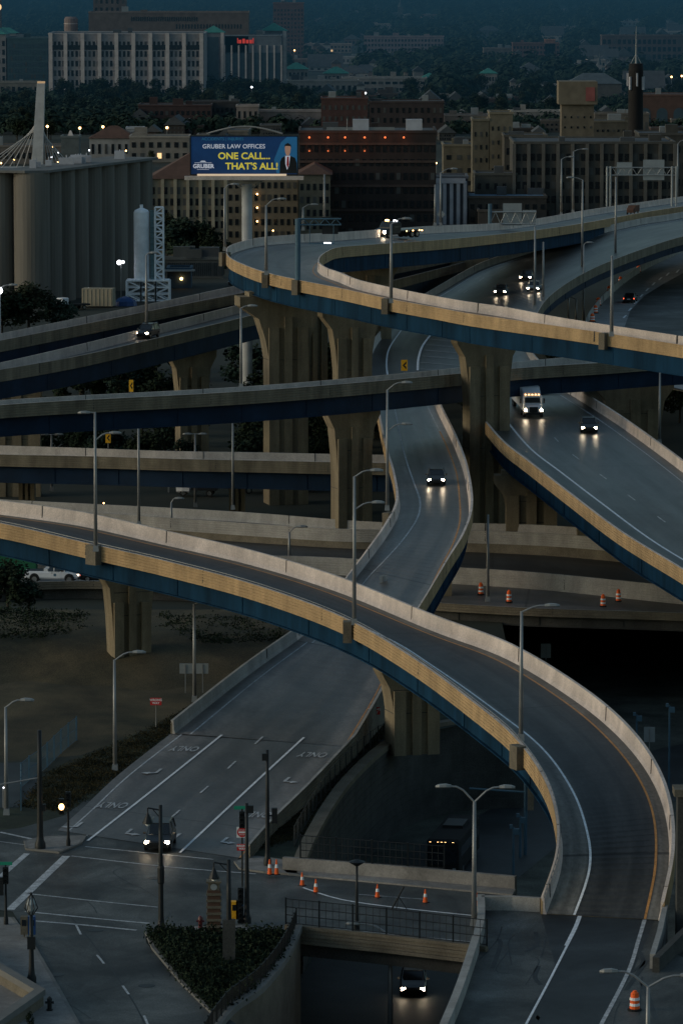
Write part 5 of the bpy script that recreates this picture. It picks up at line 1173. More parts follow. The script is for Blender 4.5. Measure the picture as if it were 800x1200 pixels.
# centre-right blocks
t, W, h, s_ = bld('weathered pale corner building with broad dark windows, behind the tow truck', 436, 474, 206, 268, 12, (.30, .25, .22), 3, 2, .5, .55, yaw=0, mtop=.1)
b = MB(); b.box((-.05 * W, 4, h + 1.4), (W * .75, 6, 2.6)); b.obj('roof_cabin', cm('weath', (.22, .19, .17)), t)
for z_ in (.33, .62, .95): b = MB(); b.box((0, -.2, h * z_), (W + .3, .4, .5)); b.obj('ledge', cm('ledgep', (.36, .31, .28)), t)
t, W, h, s_ = bld('white-fronted building with dark tall window strips, right of the weathered corner', 474, 548, 209, 266, 16, (.10, .105, .12), 0, 0)
for k in range(9):
    b = MB(); b.box((-W / 2 + W * (.09 + k * .108), -.2, h * .5), (W * .055, .4, h * .9)); b.obj('pilaster', cm('whitepil', (.38, .38, .42)), t)
b = MB(); b.box((0, -.3, h - .5), (W * .92, .5, 1.2)); b.obj('fascia', 'whitepil', t)
bld('beige block with dark square windows behind the white-fronted building', 519, 556, 171, 240, 18, (.19, .165, .12), 4, 3, .45, .35)
t, W, h, s_ = bld('tall beige stepped tower right of centre', 573, 600, 133, 245, 14, (.21, .18, .13), 6, 4, .3, .3)
bld('beige block joined to the tall stepped tower, with small dark windows', 553, 572.5, 141, 245, 14, (.17, .15, .11), 6, 3, .3, .35)
bld('mid-height dark beige building below the stepped tower', 556, 605, 205, 262, 14, (.10, .095, .08), 3, 5, .4, .4)
bld('low dark hall with a blue roof edge, behind the gantry', 548, 640, 232, 266, 20, (.07, .065, .06), 2, 10, .5, .4, cm_=cm('blueroof', (.12, .2, .28)), nroof=False)
t, W, h, s_ = bld('brick water-tower building with a wider tank storey on top', 657, 695, 122, 212, 10, (.20, .165, .12), 3, 5, .25, .2, mtop=.1, mbot=.5)
hh = ztop(212, 0, 95) - h; b = MB(); b.box((0, 5, h + hh / 2), (W * 1.2, 12, hh)); b.obj('tank_storey', cm('tankst', (.17, .14, .10)), t)
b = MB(); b.box((W * .38, -1.15, h + hh * .45), (W * .28, .1, hh * .6)); b.obj('painted_sign', cm('oldred', (.28, .09, .08)), t)
bld('church-like hall with a grey gable roof behind the water-tower building', 664, 728, 98, 122, 14, (.14, .13, .12), 0, 0, roof='hip', cm_=cm('slate', (.09, .11, .12)))
bld('low white row with small windows, left of the water-tower building', 596, 657, 131, 146, 12, (.36, .33, .30), 1, 12, .4, .5)
bld('pale roofed terrace behind the dark factory', 520, 572, 136, 152, 14, (.17, .15, .14), 1, 8, .4, .4)
bld('pale flat-roof terrace right of the water-tower building', 696, 760, 134, 160, 12, (.16, .14, .12), 1, 10, .4, .4)
t, W, h, s_ = bld('reddish brick hall with large arched windows at the right edge', 750, 830, 112, 152, 20, (.15, .085, .065), 0, 0)
for k in range(4):
    for j, (wq, hq) in enumerate(((2.0, 4.0),)):
        b = MB(); x = -W / 2 + W * (.06 + .25 * k); n = [(x + wq * math.cos(a * math.pi / 8), wq * math.sin(a * math.pi / 8)) for a in range(9)]
        pts = [(x + wq, -hq)] + n + [(x - wq, -hq)]; b.add([(px, -.06, h * .48 + pz) for px, pz in pts], [tuple(range(len(pts)))]); b.obj('window', 'blueglass', t)
t, W, h, s_ = bld('very large dark factory with deep window bays at right', 601, 790, 168, 262, 30, (.09, .085, .075), 5, 22, .72, .5)
for k in range(12): b = MB(); b.box((-W / 2 + W * k / 11, -.25, h / 2), (.8, .5, h)); b.obj('pilaster', cm('pild', (.12, .11, .095)), t)
bld('upper storey of the dark factory with a row of narrow windows', 690, 745, 143, 200, 16, (.13, .115, .09), 1, 9, .4, .2, mtop=.05, mbot=.7)
bld('left wing of the dark factory, roof cluttered with vents', 590, 640, 160, 250, 16, (.10, .09, .075), 4, 6, .4, .4)
bld('dark factory wing at the right edge behind the chimney', 748, 830, 158, 246, 20, (.085, .08, .07), 4, 10, .6, .4)
bld('small dark gabled house in front of the factory', 706, 722, 186, 215, 9, (.13, .10, .09), roof='gable')
bld('long low building with a pale blue roof edge, behind the loop at right', 681, 720, 222, 246, 18, (.05, .045, .045), 1, 5, .5, .4)
bld('low dark brick shed behind the gantry at right', 716, 800, 212, 240, 16, (.055, .04, .038), 1, 8, .5, .4)
bld('low house with a pale flat roof behind the blank-boarded gantry', 560, 600, 248, 268, 10, (.10, .09, .08))
for i in range(64):     # smaller blocks that fill the streets
    if i < 40: u, v = rc.uniform(380, 800), rc.uniform(112, 176)
    elif i < 54: u, v = rc.uniform(100, 380), rc.uniform(150, 178)
    else: u, v = rc.uniform(420, 620), rc.uniform(170, 215)
    wq, hq = rc.uniform(10, 34) * v / 150, rc.uniform(6, 15) * v / 150
    col = rc.choice([(.10, .07, .06), (.13, .115, .10), (.07, .06, .055), (.19, .17, .15), (.09, .09, .09), (.24, .21, .19)])
    bld('low muted block packed among the others in the streets beyond the loop', u - wq / 2, u + wq / 2, v - hq, v, rc.uniform(9, 20), col, rc.randint(1, 3), rc.randint(3, 8), rc.uniform(.25, .5), rc.uniform(.3, .55), yaw=rc.uniform(-2.9, 2.9), roof=rc.choice(['flat', 'flat', 'flat', 'gable']), group='low blocks packed beyond the loop')
# chimney
c = P(743.5, 218, 0); s_ = S(218); h = ztop(218, 0, 74); t = thing('factory_chimney', 'tall black brick chimney with white antenna panels and a pointed mast', 'chimney', tuple(c))
b = MB(); b.lathe((0, 0, 0), [(9.6 / s_, 0), (8.5 / s_, h * .9), (8.8 / s_, h * .93), (8.0 / s_, h)], 18); b.obj('shaft', cm('chim', (.012, .011, .011)), t, smooth=True)
for k in range(7): a = k * .9 + .3; b = MB(); b.box((2.2 * math.cos(a), 2.2 * math.sin(a), h * .84 + (k % 2)), (.7, .4, 3.6), a); b.obj('antenna_panel', 'whitebox', t)
for a0 in (0, 1.57, 3.14, 4.71): b = MB(); b.tube((1.4 * math.cos(a0), 1.4 * math.sin(a0), h), (0, 0, h + 2.6), .12); b.obj('mast_strut', 'galv', t)
b = MB(); b.tube((0, 0, h), (0, 0, ztop(218, 0, 30)), .3, .04); b.obj('mast', 'galv', t)
def spire(label, u, vb, vt, vm, w_, colr=(.30, .29, .29)):
    c = P(u, vb, 0); s_ = S(vb); h1 = ztop(vb, 0, vm); h2 = ztop(vb, 0, vt); t = thing('church', label, 'church', tuple(c)); b = MB(); b.box((0, 3, h1 / 2), (w_ / s_, w_ / s_, h1)); b.obj('tower', cm('spc%.2f' % colr[0], colr), t)
    b = MB(); b.lathe((0, 3, h1), [(w_ * .55 / s_, 0), (w_ * .3 / s_, (h2 - h1) * .35), (.05, h2 - h1)], 8); b.obj('spire', 'slate', t)
    b = MB(); b.box((-w_ * 1.3 / s_, 8, h1 * .3), (w_ * 2.2 / s_, 12, h1 * .55)); b.obj('nave', 'slate', t)
spire('white church steeple rising above the grey roof at upper right', 702, 90, 62, 76, 5); spire('tiny distant church steeple at the top edge, centre', 469, 24, -2, 8, 6, (.12, .11, .10)); 
# ---- grain silos
t = thing('grain_silos', 'long row of tall round grey concrete grain silos at left', 'silo', tuple(P(60, 370, 0)))
s0 = S(357); hs = ztop(357, 0, 201); gs = cm('siloc', (.15, .138, .12), var=.25, stretch=(1, 1, .06))
for k in range(9):
    c = P(38.5, 357, 0) + Vector((2.15 * k, 6.3 * k, 0))
    b = MB(); b.lathe(c, [(3.32 if k == 0 else 2.95, 0), (3.32 if k == 0 else 2.95, hs)], 28); b.obj('silo', gs, t, True)
for k in range(1, 8):
    c = P(38.5, 357, 0) + Vector((-6.3 * k, 2.4 * k, 0)); b = MB(); b.lathe(c, [(3.32, 0), (3.32, hs)], 28); b.obj('silo', gs, t, True)
b = MB(); a0 = P(38.5, 357, 0); q = [a0 + Vector((-1, -3.6, 0)), a0 + Vector((3.2, -2.0, 0)), a0 + Vector((2.15 * 8 + 4, 6.3 * 8 + 2, 0)), a0 + Vector((2.15 * 8 - 6, 6.3 * 8 + 6, 0)), a0 + Vector((-4, 6.5, 0)), a0 + Vector((-46, 22, 0)), a0 + Vector((-47, 13, 0))]
b.prism([(p.x, p.y) for p in q], hs, hs + .45); b.obj('roof', cm('silo_roof', (.14, .14, .135)), t, True)
b = MB()
for k in range(14):
    q_ = random.random(); x, y = (-2 + 17 * q_, 2 + 46 * q_) if random.random() < .6 else (-8 - 34 * q_, 6 + 13 * q_); b.box(a0 + Vector((x, y, hs + 1.1)), (random.uniform(.6, 3), random.uniform(.6, 2), random.uniform(.6, 2.0)))
    b.tube(a0 + Vector((x, y + 1, hs + .5)), a0 + Vector((x, y + 1, hs + 2.2)), .12, n=5)
b.obj('roof_vents', 'whitebox', t, True)
# ---- white tower: cylinder plus lattice stair
c = P(173, 352, 0); s_ = S(352); h = ztop(352, 0, 246); hb = ztop(352, 0, 328); t = thing('silo_tower', 'white cylinder with a lattice stair tower beside it, on a braced frame', 'silo', tuple(c)); wt = cm('whitesteel', (.72, .74, .78), .6)
X = lambda u: (u - 173) / s_
b = MB(); b.lathe((X(166.5), 0, 0), [(1.45, hb), (1.45, h - .3), (1.2, h + .1), (.3, h + .5), (.3, h + 1.1)], 20); b.obj('cylinder', wt, t, smooth=False)
def lattice(b, x0, x1, y, z0, z1, n, r=.12):
    for x in (x0, x1): b.tube((x, y, z0), (x, y, z1), r, n=5)
    for k in range(n + 1):
        z = z0 + (z1 - z0) * k / n; b.tube((x0, y, z), (x1, y, z), r * .7, n=4)
        if k < n: zz_ = z0 + (z1 - z0) * (k + 1) / n; b.tube((x0 if k % 2 else x1, y, z), (x1 if k % 2 else x0, y, zz_), r * .6, n=4)
b = MB()
for y in (-1.0, 1.0): lattice(b, X(182.5), X(192), y, hb, h + .6, 12, .17)
for x in (X(182.5), X(192)):
    for k in range(9): z = hb + (h - hb) * k / 8; b.tube((x, -1, z), (x, 1, z), .1, n=4)
b.obj('stair_tower', wt, t)
b = MB(); b.box((X(179.3), .3, (hb + h) / 2), (5 / s_, 1.2, h - hb))
for k in range(14): b.box((X(179.3), -.4, hb + (h - hb) * k / 13), (6 / s_, .3, .14))
b.obj('lift_shaft', cm('tealst', (.12, .2, .23)), t)
b = MB()
for y in (-1.8, 1.8):
    for a_, c_ in ((149, 166), (166, 183), (183, 199)): lattice(b, X(a_), X(c_), y, 0, hb, 3, .22)
b.box((X(174), 0, hb), (50 / s_, 4, .25)); b.obj('braced_frame', wt, t)
b = MB(); b.ball((X(140), -.5, ztop(352, 0, 307)), .45); b.ball((X(144.5), -.5, ztop(352, 0, 306.5)), .3); b.obj('flood_lamp', 'lamp_c', t); b = MB(); b.tube((X(142), 0, 0), (X(142), 0, ztop(352, 0, 307)), .1); b.obj('lamp_pole', 'galv', t)
t, W, h, s_ = bld('small blue shed with a lit door lamp, right of the white tower', 196, 224, 317, 338, 8, (.05, .09, .13), 0, 0); b = MB(); b.ball((W * .1, -.3, h * .55), .3); b.obj('wall_lamp', 'lamp_y', t)
b = MB(); b.box((0, -1, h + .1), (W + 1.5, 3, .25)); b.obj('canopy', 'concrete_far', t)
bld('long low grey fence-like wall behind the blue shed', 192, 262, 304, 326, 2, (.11, .12, .12), 1, 30, .2, .8)
# ---- billboard
c = P(290, 489, 0); s_ = S(489); Z = lambda v: ztop(489, 0, v); X = lambda u: (u - 290) / s_
t = thing('billboard', 'blue lawyer billboard on a thick round column, lit along its lower edge', 'billboard', tuple(c))
b = MB(); b.lathe((0, 0, 0), [(.72, 0), (.72, Z(215))], 18); b.obj('column', cm('postc', (.36, .36, .35)), t, smooth=True)
cb = mat('billboard_blue', (.01, .055, .17), .5, .25, .1, emis=(.012, .07, .22), es=.12, col2=(.008, .02, .09))  # weak emission put into the print so the panel looks lit
pz0, pz1 = Z(202), Z(158); pc = (pz0 + pz1) / 2; pw = X(349) - X(225); px_ = (X(349) + X(225)) / 2; ph = pz1 - pz0
b = MB(); b.box((px_, -1.0, pc), (pw, .3, ph)); pn = b.obj('panel', cb, t)
b = MB()
for x, z, a_, d_ in ((px_, pz1 + .08, pw + .3, .16), (px_, pz0 - .08, pw + .3, .16)): b.box((x, -1.0, z), (a_, .42, d_))
for x in (px_ - pw / 2 - .08, px_ + pw / 2 + .08): b.box((x, -1.0, pc), (.16, .42, ph))
b.obj('frame', 'black', t)
b = MB(); b.box((px_, -1.7, pz0 - .5), (pw * 1.12, 1.3, .5)); b.obj('catwalk', 'concrete', t)
b = MB(); b.box((px_ - .3, -1.9, pz0 - .06), (pw * .84, .25, .26)); b.obj('lamp_strip', cm('lampstrip', (.6, .5, .4), emis=(1, .75, .5), es=.45), t)
b = MB(); b.box((px_, -.3, pz0 - 1.1), (pw * .3, .8, .5)); b.tube((-3, -.5, pz0 - .4), (0, 0, pz0 - 2.4), .14); b.tube((3, -.5, pz0 - .4), (0, 0, pz0 - 2.4), .14); b.obj('bracket', 'concrete_far', t)
def BT(s__, u, v, size, m, sx=1.0, bold=0.0): text(s__, size, m, pn, Matrix.Translation((X(u), -1.17, Z(v))) @ UP, sx=sx, bold=bold)
yl = cm('bb_yellow', (.75, .66, .08), emis=(.8, .65, .08), es=.35); wl = cm('bb_white', (.7, .72, .8), emis=(.7, .75, .9), es=.25); dl = cm('bb_blue', (.03, .16, .28), emis=(.03, .2, .35), es=.25)  # lettering colours carry a little emission too, as if lit
BT('ACCIDENTS | INJURIES', 262, 161, .58, dl, 1.0); BT('GRUBER LAW OFFICES', 275, 169.7, .84, wl, 1.02, .012); BT('ONE CALL...', 287, 181, 1.28, yl, 1.05, .03); BT("THAT'S ALL!", 296, 193, 1.28, yl, 1.05, .03)
BT('GRUBER', 239.5, 192.8, .78, wl, 1.0, .03)
b = MB(); b.box((X(239), -1.17, Z(188.6)), (X(249) - X(229), .02, .05)); b.box((X(239), -1.17, Z(196.5)), (X(246) - X(232), .02, .05)); b.box((X(239), -1.17, Z(187)), (.9, .02, .18), top=.5); b.obj('logo_rule', wl, pn)
def flat(pts, m, nm, y): b = MB(); b.add([(X(u), y, Z(v)) for u, v in pts], [tuple(q) for q in tessellate_polygon([[Vector((u, v, 0)) for u, v in pts]])]); b.obj(nm, m, pn)
flat([(349, 158.5), (349, 201), (325, 201), (322, 185), (330, 165), (337, 158.5)], cm('bb_glow', (.02, .12, .28), emis=(.03, .2, .42), es=.18), 'printed_glow', -1.156)  # printed backdrop brightened by emission of its own
flat([(328.5, 201), (328.8, 188), (331, 183), (335, 180.5), (341, 180.5), (346.5, 183), (348.5, 189), (349, 201)], 'black', 'printed_suit', -1.165); flat([(335, 180.5), (341, 180.5), (339.5, 192), (337.2, 197), (335.2, 190)], wl, 'printed_shirt', -1.17)
flat([(337.3, 181.5), (339.2, 181.5), (339.4, 191), (338, 195), (336.6, 191)], 'red', 'printed_tie', -1.175)
flat([(334.6, 170.5), (335.2, 167.8), (338, 166.6), (341, 167.8), (341.6, 171), (341, 176.5), (339.5, 180.2), (336.5, 180.2), (335, 176.5)], cm('skin_print', (.42, .25, .18), emis=(.5, .28, .2), es=.25), 'printed_face', -1.17)  # printed face brightened by emission as well
flat([(334.3, 171.5), (334.6, 167.5), (338, 165.4), (341.5, 167.5), (342, 171.8), (341, 169.2), (335.2, 169.0)], 'black', 'printed_hair', -1.178)
b = MB()                                   # curved trusses above the panel
for k in range(16):
    a, c_ = k / 16, (k + 1) / 16; f = lambda q: (X(243) + (X(332) - X(243)) * q, 1.0, pz1 + .3 + 1.0 * math.sin(math.pi * q)); b.tube(f(a), f(c_), .12, n=5)
b.obj('back_truss', 'concrete_far', t)
# ---- cable stayed pylon
c = P(44, 238, 0); s_ = S(238); Z = lambda v: ztop(238, 0, v); X = lambda u: (u - 44) / s_; t = thing('cable_stayed_bridge', 'white leaning bridge pylon with fans of pale stay cables, behind the silos', 'bridge', tuple(c))
pw_ = cm('pylonw', (.50, .48, .47)); b = MB(); b.loft([[Vector((X(u) + a_ * w_, d_, Z(v))) for a_, d_ in ((-1, -1.2), (1, -1.2), (1, 1.2), (-1, 1.2))] for u, v, w_ in ((44, 238, 1.6), (44.5, 195, 1.45), (49.5, 97, 1.0))]); b.obj('pylon', pw_, t)
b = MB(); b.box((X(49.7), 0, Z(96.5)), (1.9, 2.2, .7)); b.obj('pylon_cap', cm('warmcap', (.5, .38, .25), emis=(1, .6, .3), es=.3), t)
b = MB(); b.box((X(44), 6, Z(200)), (150 / s_, 12, 1.2)); b.obj('deck', 'concrete_far', t)
for k in range(8):
    for s__ in (-1, 1):
        b = MB(); e = (X(44 + s__ * (8 + k * 8.5) * (1 if s__ < 0 else .62)), 1.5, Z(197)); b.tube((X(48 - k * .5) + s__ * .5, 0, Z(134 + k * 2.6)), e, .11, n=5); b.obj('stay_cable', pw_, t)
# ---- distant street lamps that are lit
for i, (u, v, m) in enumerate(((56, 148, 'lamp_y'), (94, 150, 'lamp_y'), (121, 148.5, 'lamp_y'), (196, 149.5, 'lamp_y'), (132, 157, 'lamp_c'), (62, 172, 'lamp_y'), (69, 178.5, 'lamp_c'), (17, 187, 'lamp_y'), (61, 184, 'lamp_c'), (68, 190, 'lamp_y'), (105, 176, 'lamp_c'), (148, 176.5, 'lamp_y'),
                               (511, 191, 'lamp_y'), (345, 59, 'lamp_y'), (11, 66, 'lamp_y'), (428, 109, 'lamp_c'), (786, 90, 'lamp_y'), (798, 89, 'lamp_y'), (122, 589, 'lamp_y'), (198, 552, 'lamp_y'), (295, 102, 'lamp_c'), (320, 270, 'lamp_y'), (5, 922, 'lamp_c'), (2, 191, 'lamp_y'))):
    vb = v + (22 if v < 300 else 25); z = 0; c = P(u, vb, z); h = ztop(vb, z, v)
    t = thing('street_light', 'small glowing street light among the distant streets and yards', 'street light', tuple(c), 0, 'tiny lit street lights scattered over the city')
    b = MB(); b.tube((0, 0, 0), (0, 0, h), .1, n=5); b.obj('pole', 'galv', t); b = MB(); b.ball((0, -.2, h), .9 * 1.0 / max(1.5, S(vb)) * 1.0 if v > 150 else .42, 6); b.obj('lamp', m, t)
# ------------------------------------------------------------------ TREES
def crown_mesh(name, n_cl, leaf, per, rx, rz, seed, mat_):
    rnd = random.Random(seed); b = MB()
    cl = []
    for k in range(n_cl):
        a = rnd.uniform(0, 6.283); rr = math.sqrt(rnd.random()) * .72; z = rnd.uniform(-.62, .9)
        rr *= math.sqrt(max(.08, 1 - z * z * .85)); cl.append((rr * math.cos(a) * rx, rr * math.sin(a) * rx, z * rz, rnd.uniform(.24, .42) * rx))
    for cx, cy, cz, cr_ in cl:
        for _ in range(per):
            d = Vector((rnd.gauss(0, 1), rnd.gauss(0, 1), rnd.gauss(0, .8))).normalized() * cr_ * rnd.uniform(.55, 1.08); p = Vector((cx, cy, cz)) + d
            u = Vector((rnd.gauss(0, 1), rnd.gauss(0, 1), rnd.gauss(0, .6))).normalized(); w_ = u.cross(d.normalized() + Vector((.01, .3, .6))).normalized(); s_ = leaf * rnd.uniform(.6, 1.3)
            b.add([p - u * s_, p + w_ * s_ * .7, p + u * s_, p - w_ * s_ * .7], [(0, 1, 2, 3)])
    return b
PRO = []
hidden_at = Vector((0, 0, 0))
for k, (n_cl, rx, rz, ht, mt) in enumerate(((20, 4.2, 3.6, 9.0, 'leaf'), (26, 5.0, 4.2, 11, 'leaf2'), (18, 3.4, 4.2, 9.5, 'leafdark'), (22, 4.6, 3.4, 8.5, 'leafdark'), (16, 3.6, 3.2, 7.5, 'leaf'))):
    cb_ = crown_mesh('crown', n_cl, .34, 90, rx, rz, k + 3, mt); cb_.v = [(x, y, z + ht - rz) for x, y, z in cb_.v]
    tb = MB(); tb.tube((0, 0, 0), (.1, 0, ht - rz * 1.3), .3, .2, 7); r_ = random.Random(k)
    for q in range(6): a = q * 1.05; tb.tube((.1, 0, ht - rz * 1.5 + q * .25), (rx * .5 * math.cos(a), rx * .5 * math.sin(a), ht - rz * .7 + q * .2), .12, .04, 5)
    PRO.append((cb_, tb, mt, ht, rx))
PM = {}
def tree(label, u, v, hpx, z=0, kind=None, group='trees in the yards and streets', wsc=1.0, name='tree'):
    k = random.randrange(len(PRO)) if kind is None else kind; cb_, tb, mt, ht, rx = PRO[k]
    c = P(u, v, z); sc = hpx / S(v, z) / ht; t = thing(name, label, 'tree', tuple(c), random.uniform(0, 6.28), group)
    t.scale = (sc * wsc, sc * wsc, sc)
    if k not in PM:
        a, b_ = tb.obj('trunk', 'bark', t), cb_.obj('crown', mt, t); PM[k] = (a.data, b_.data)
    else:
        for nm, me in zip(('trunk', 'crown'), PM[k]): o = bpy.data.objects.new(nm, me); COL.objects.link(o); o.parent = t
    return t
rt = random.Random(11)
tree('large dark tree at the foot of the grain silos', 34, 398, 62, kind=1, wsc=1.25); tree('dark tree left of the large one by the silos, at the frame edge', 2, 400, 58, kind=3, wsc=1.2); tree('rounded dark tree right of the large one by the silos', 66, 396, 44, kind=0, wsc=1.3)
tree('dark bush-like tree at the left edge beside the pickup', 10, 722, 62, kind=3, wsc=1.0); tree('low bush right of the dark tree at the left edge', 34, 722, 40, kind=0, wsc=1.2)
tree('small young conifer-like tree at the very bottom left', 35, 1222, 36, kind=2, wsc=.45, name='small_tree')
for u, v, h in ((196, 306, 52), (212, 312, 56), (232, 312, 50), (248, 318, 48), (262, 322, 40), (190, 300, 40)): tree('leafy tree in the row before the cream office block', u, v, h, group='row of trees before the cream office block')
for u, v, h in ((372, 268, 38), (385, 262, 30), (395, 266, 30), (480, 268, 18), (448, 270, 14), (420, 268, 18)): tree('tree just beyond the far parapet of the loop', u, v, h, group='trees just beyond the loop')
for i in range(44):
    u, v = rt.uniform(60, 560), rt.uniform(425, 520)
    tree('shaded tree growing under the viaducts', u, v, rt.uniform(45, 75), kind=rt.choice([2, 3, 3, 0]), group='dark trees under the viaducts')
for i in range(28): tree('shaded tree growing under the viaducts', rt.uniform(40, 440), rt.uniform(520, 566), rt.uniform(40, 62), kind=rt.choice([2, 3, 0]), group='dark trees under the viaducts')
for i in range(5): tree('shaded low tree between the low viaduct and the silos', rt.uniform(0, 60), rt.uniform(440, 545), rt.uniform(40, 60), kind=3, group='dark trees under the viaducts')
for i in range(8): tree('dark tree in the gap below the curving freeway', rt.uniform(640, 820), rt.uniform(400, 520), rt.uniform(30, 50), kind=3, group='dark trees below the curving freeway')
# belt trees in front of and around buildings
for u0, u1, v0, v1, n, h0, h1, g in ((0, 60, 130, 168, 20, 16, 26, 'tree belt below the office complex'), (60, 350, 116, 140, 70, 17, 27, 'tree belt below the office complex'), (330, 430, 122, 134, 18, 12, 22, 'tree belt below the office complex'),
                                     (480, 660, 104, 140, 42, 14, 24, 'tree belt in the upper right streets'), (640, 800, 90, 122, 18, 10, 20, 'tree belt in the upper right streets'), (100, 240, 150, 192, 18, 10, 17, 'street trees behind the silos')):
    for i in range(n):
        tree('leafy tree in the ' + g, rt.uniform(u0, u1), rt.uniform(v0, v1), rt.uniform(h0, h1), group=g)
# far-off wood: everything beyond the last streets, one mass
b = MB(); rw = random.Random(5)
def blob(c, r, hgt, n=26):
    for _ in range(n):
        d = Vector((rw.gauss(0, 1), rw.gauss(0, 1) - .3, abs(rw.gauss(0, .8)) + .05)).normalized(); p = c + Vector((d.x * r, d.y * r, hgt * .25 + d.z * hgt * .75)) * rw.uniform(.8, 1.08)
        u = Vector((rw.gauss(0, 1), rw.gauss(0, 1), rw.gauss(0, 1))).normalized(); w_ = u.cross(d).normalized(); s_ = r * rw.uniform(.16, .32); u = w_.cross(d)
        b.add([p - u * s_, p + w_ * s_, p + u * s_, p - w_ * s_], [(0, 1, 2, 3)])
FARB = []
for _ in range(52):
    v = rw.uniform(14, 112); u = rw.uniform(335, 800); FARB.append((u, u + rw.uniform(10, 40) * (.5 + v / 160), v, rw.uniform(3.5, 8) * (.5 + v / 110)))
KEEP = [(a_, b_, v_ - 1, v_ + 7 + v_ * .06) for a_, b_, v_, h_ in FARB] + [(50, 345, 88, 112), (0, 60, 92, 116), (320, 356, 60, 82), (334, 412, 55, 71), (338, 396, 74, 94), (333, 420, 92, 124), (400, 500, 98, 121), (426, 520, 56, 76), (600, 655, 64, 84), (566, 604, 64, 82), (704, 800, 64, 86), (562, 582, 100, 122), (494, 512, 100, 120), (400, 420, 68, 86), (695, 712, 84, 100)]
for i in range(6200):
    v = -34 + 148 * rw.random() ** 1.1; z = 0; c = P(0, v, 0); c.x = rw.uniform(-1, 1) * c.y * .085; uu = 400 + F * c.x / c.y
    if any(a_ - 3 < uu < b_ + 3 and c_ < v < d_ for a_, b_, c_, d_ in KEEP): continue
    blob(c, rw.uniform(3.5, 7.5) * (1 + max(0, 40 - v) * .02), rw.uniform(6, 12) * (1 + max(0, 40 - v) * .012), 46)
for i in range(1500):
    v = rw.uniform(113, 158); u = rw.uniform(-20, 345) if i < 900 else rw.uniform(345, 820); c = P(u, v, 0)
    blob(c, rw.uniform(2.2, 4.2), rw.uniform(3.5, 7.5) if i < 900 else rw.uniform(2.5, 6), 40)
o = b.obj('distant_wood', M['leaf']); tag(o, 'endless dark tree canopy fading into haze at the top', 'wood', kind='stuff')
for a_, b_, v_, h_ in FARB:
    bld('low pale block almost lost in the haze among distant trees', a_, b_, v_ - h_, v_, rw.uniform(10, 18), rw.choice([(.26, .23, .21), (.17, .13, .12), (.32, .29, .27), (.13, .12, .12), (.22, .14, .12)]), rw.randint(1, 2), rw.randint(3, 8), .4, .45, yaw=rw.uniform(-2.5, 2.5), roof=rw.choice(['flat', 'flat', 'gable', 'hip']), group='low blocks among the distant trees')
# small houses peeking out of the canopy
for i in range(60):
    v = rw.uniform(8, 118); u = rw.uniform(340, 800) if v < 100 or True else 0
    col = rw.choice([(.26, .24, .22), (.16, .12, .10), (.30, .29, .28), (.12, .11, .11)]); q = rw.uniform(4, 9) * (.5 + v / 110)
    bld('small gabled house half buried in the distant trees', u, u + q, v - q * .7 - 6 * (.4 + v / 110), v, rw.uniform(7, 11), col, 1, 2, .3, .4, roof='gable', name='house', cat='house', group='gabled houses in the distant trees')
# ground cover on the planting bed and the banks
def cover(name, label, polys, n, h0, h1, leaf, m):
    b = MB(); rr = random.Random(9)
    for px, z, frac in polys:
        xs = [p[0] for p in px]; ys = [p[1] for p in px]; k = 0
        while k < n * frac:
            u, v = rr.uniform(min(xs), max(xs)), rr.uniform(min(ys), max(ys)); ins = False
            for i in range(len(px)):
                (x0, y0), (x1, y1) = px[i], px[i - 1]
                if (y0 > v) != (y1 > v) and u < (x1 - x0) * (v - y0) / (y1 - y0) + x0: ins = not ins
            if not ins: continue
            k += 1; c = P(u, v, z); hh = rr.uniform(h0, h1) * (1 if rr.random() < .9 else 1.6)
            for _ in range(7):
                p = c + Vector((rr.gauss(0, .3), rr.gauss(0, .3), hh * rr.uniform(.3, 1))); a = Vector((rr.gauss(0, 1), rr.gauss(0, 1), rr.gauss(0, 1))).normalized() * leaf; w_ = a.cross(Vector((rr.gauss(0, 1), rr.gauss(0, 1), .5))).normalized() * leaf * .6
                b.add([p - a, p + w_, p + a, p - w_], [(0, 1, 2, 3)])
    o = b.obj(name, m); tag(o, label, 'plants', kind='stuff')
cover('shrubs', 'dark low shrubs filling the triangular planting bed', [([(176, 1095), (334, 1098), (340, 1100), (325, 1127), (296, 1162), (258, 1190), (217, 1150)], .18, 1)], 3600, .25, .8, .12, M['leafdark'])
cover('rough_grass', 'rough tufted grass along the verges of the ramp foot', [([(290, 1000), (340, 957), (414, 882), (445, 835), (478, 830), (472, 852), (436, 876), (398, 910), (352, 980)], 0, .4),
    ([(22, 945), (60, 905), (130, 875), (190, 848), (282, 792), (330, 755), (300, 790), (200, 858), (125, 918), (75, 952)], 0, .6)], 5000, .04, .14, .07, M['weeds'])
cover('bank_shrubs', 'dark scrub growing on the upper part of the grass bank', [([(190, 724), (345, 730), (340, 752), (250, 758), (185, 742)], 2.2, .5), ([(-10, 716), (100, 722), (100, 742), (30, 752), (-10, 748)], 2.3, .5)], 1300, .2, .7, .12, M['leafdark'])
# wire fence by the parking lot, parked car there
fence('chain_fence', 'blue-grey wire fence between the parking lot and the grass at left', [P(25, 950, 0), P(25, 922, 0), P(50, 905, 0), P(75, 880, 0), P(90, 868, 0)], 2.0, 3, .35, 'bluegrey', 2)
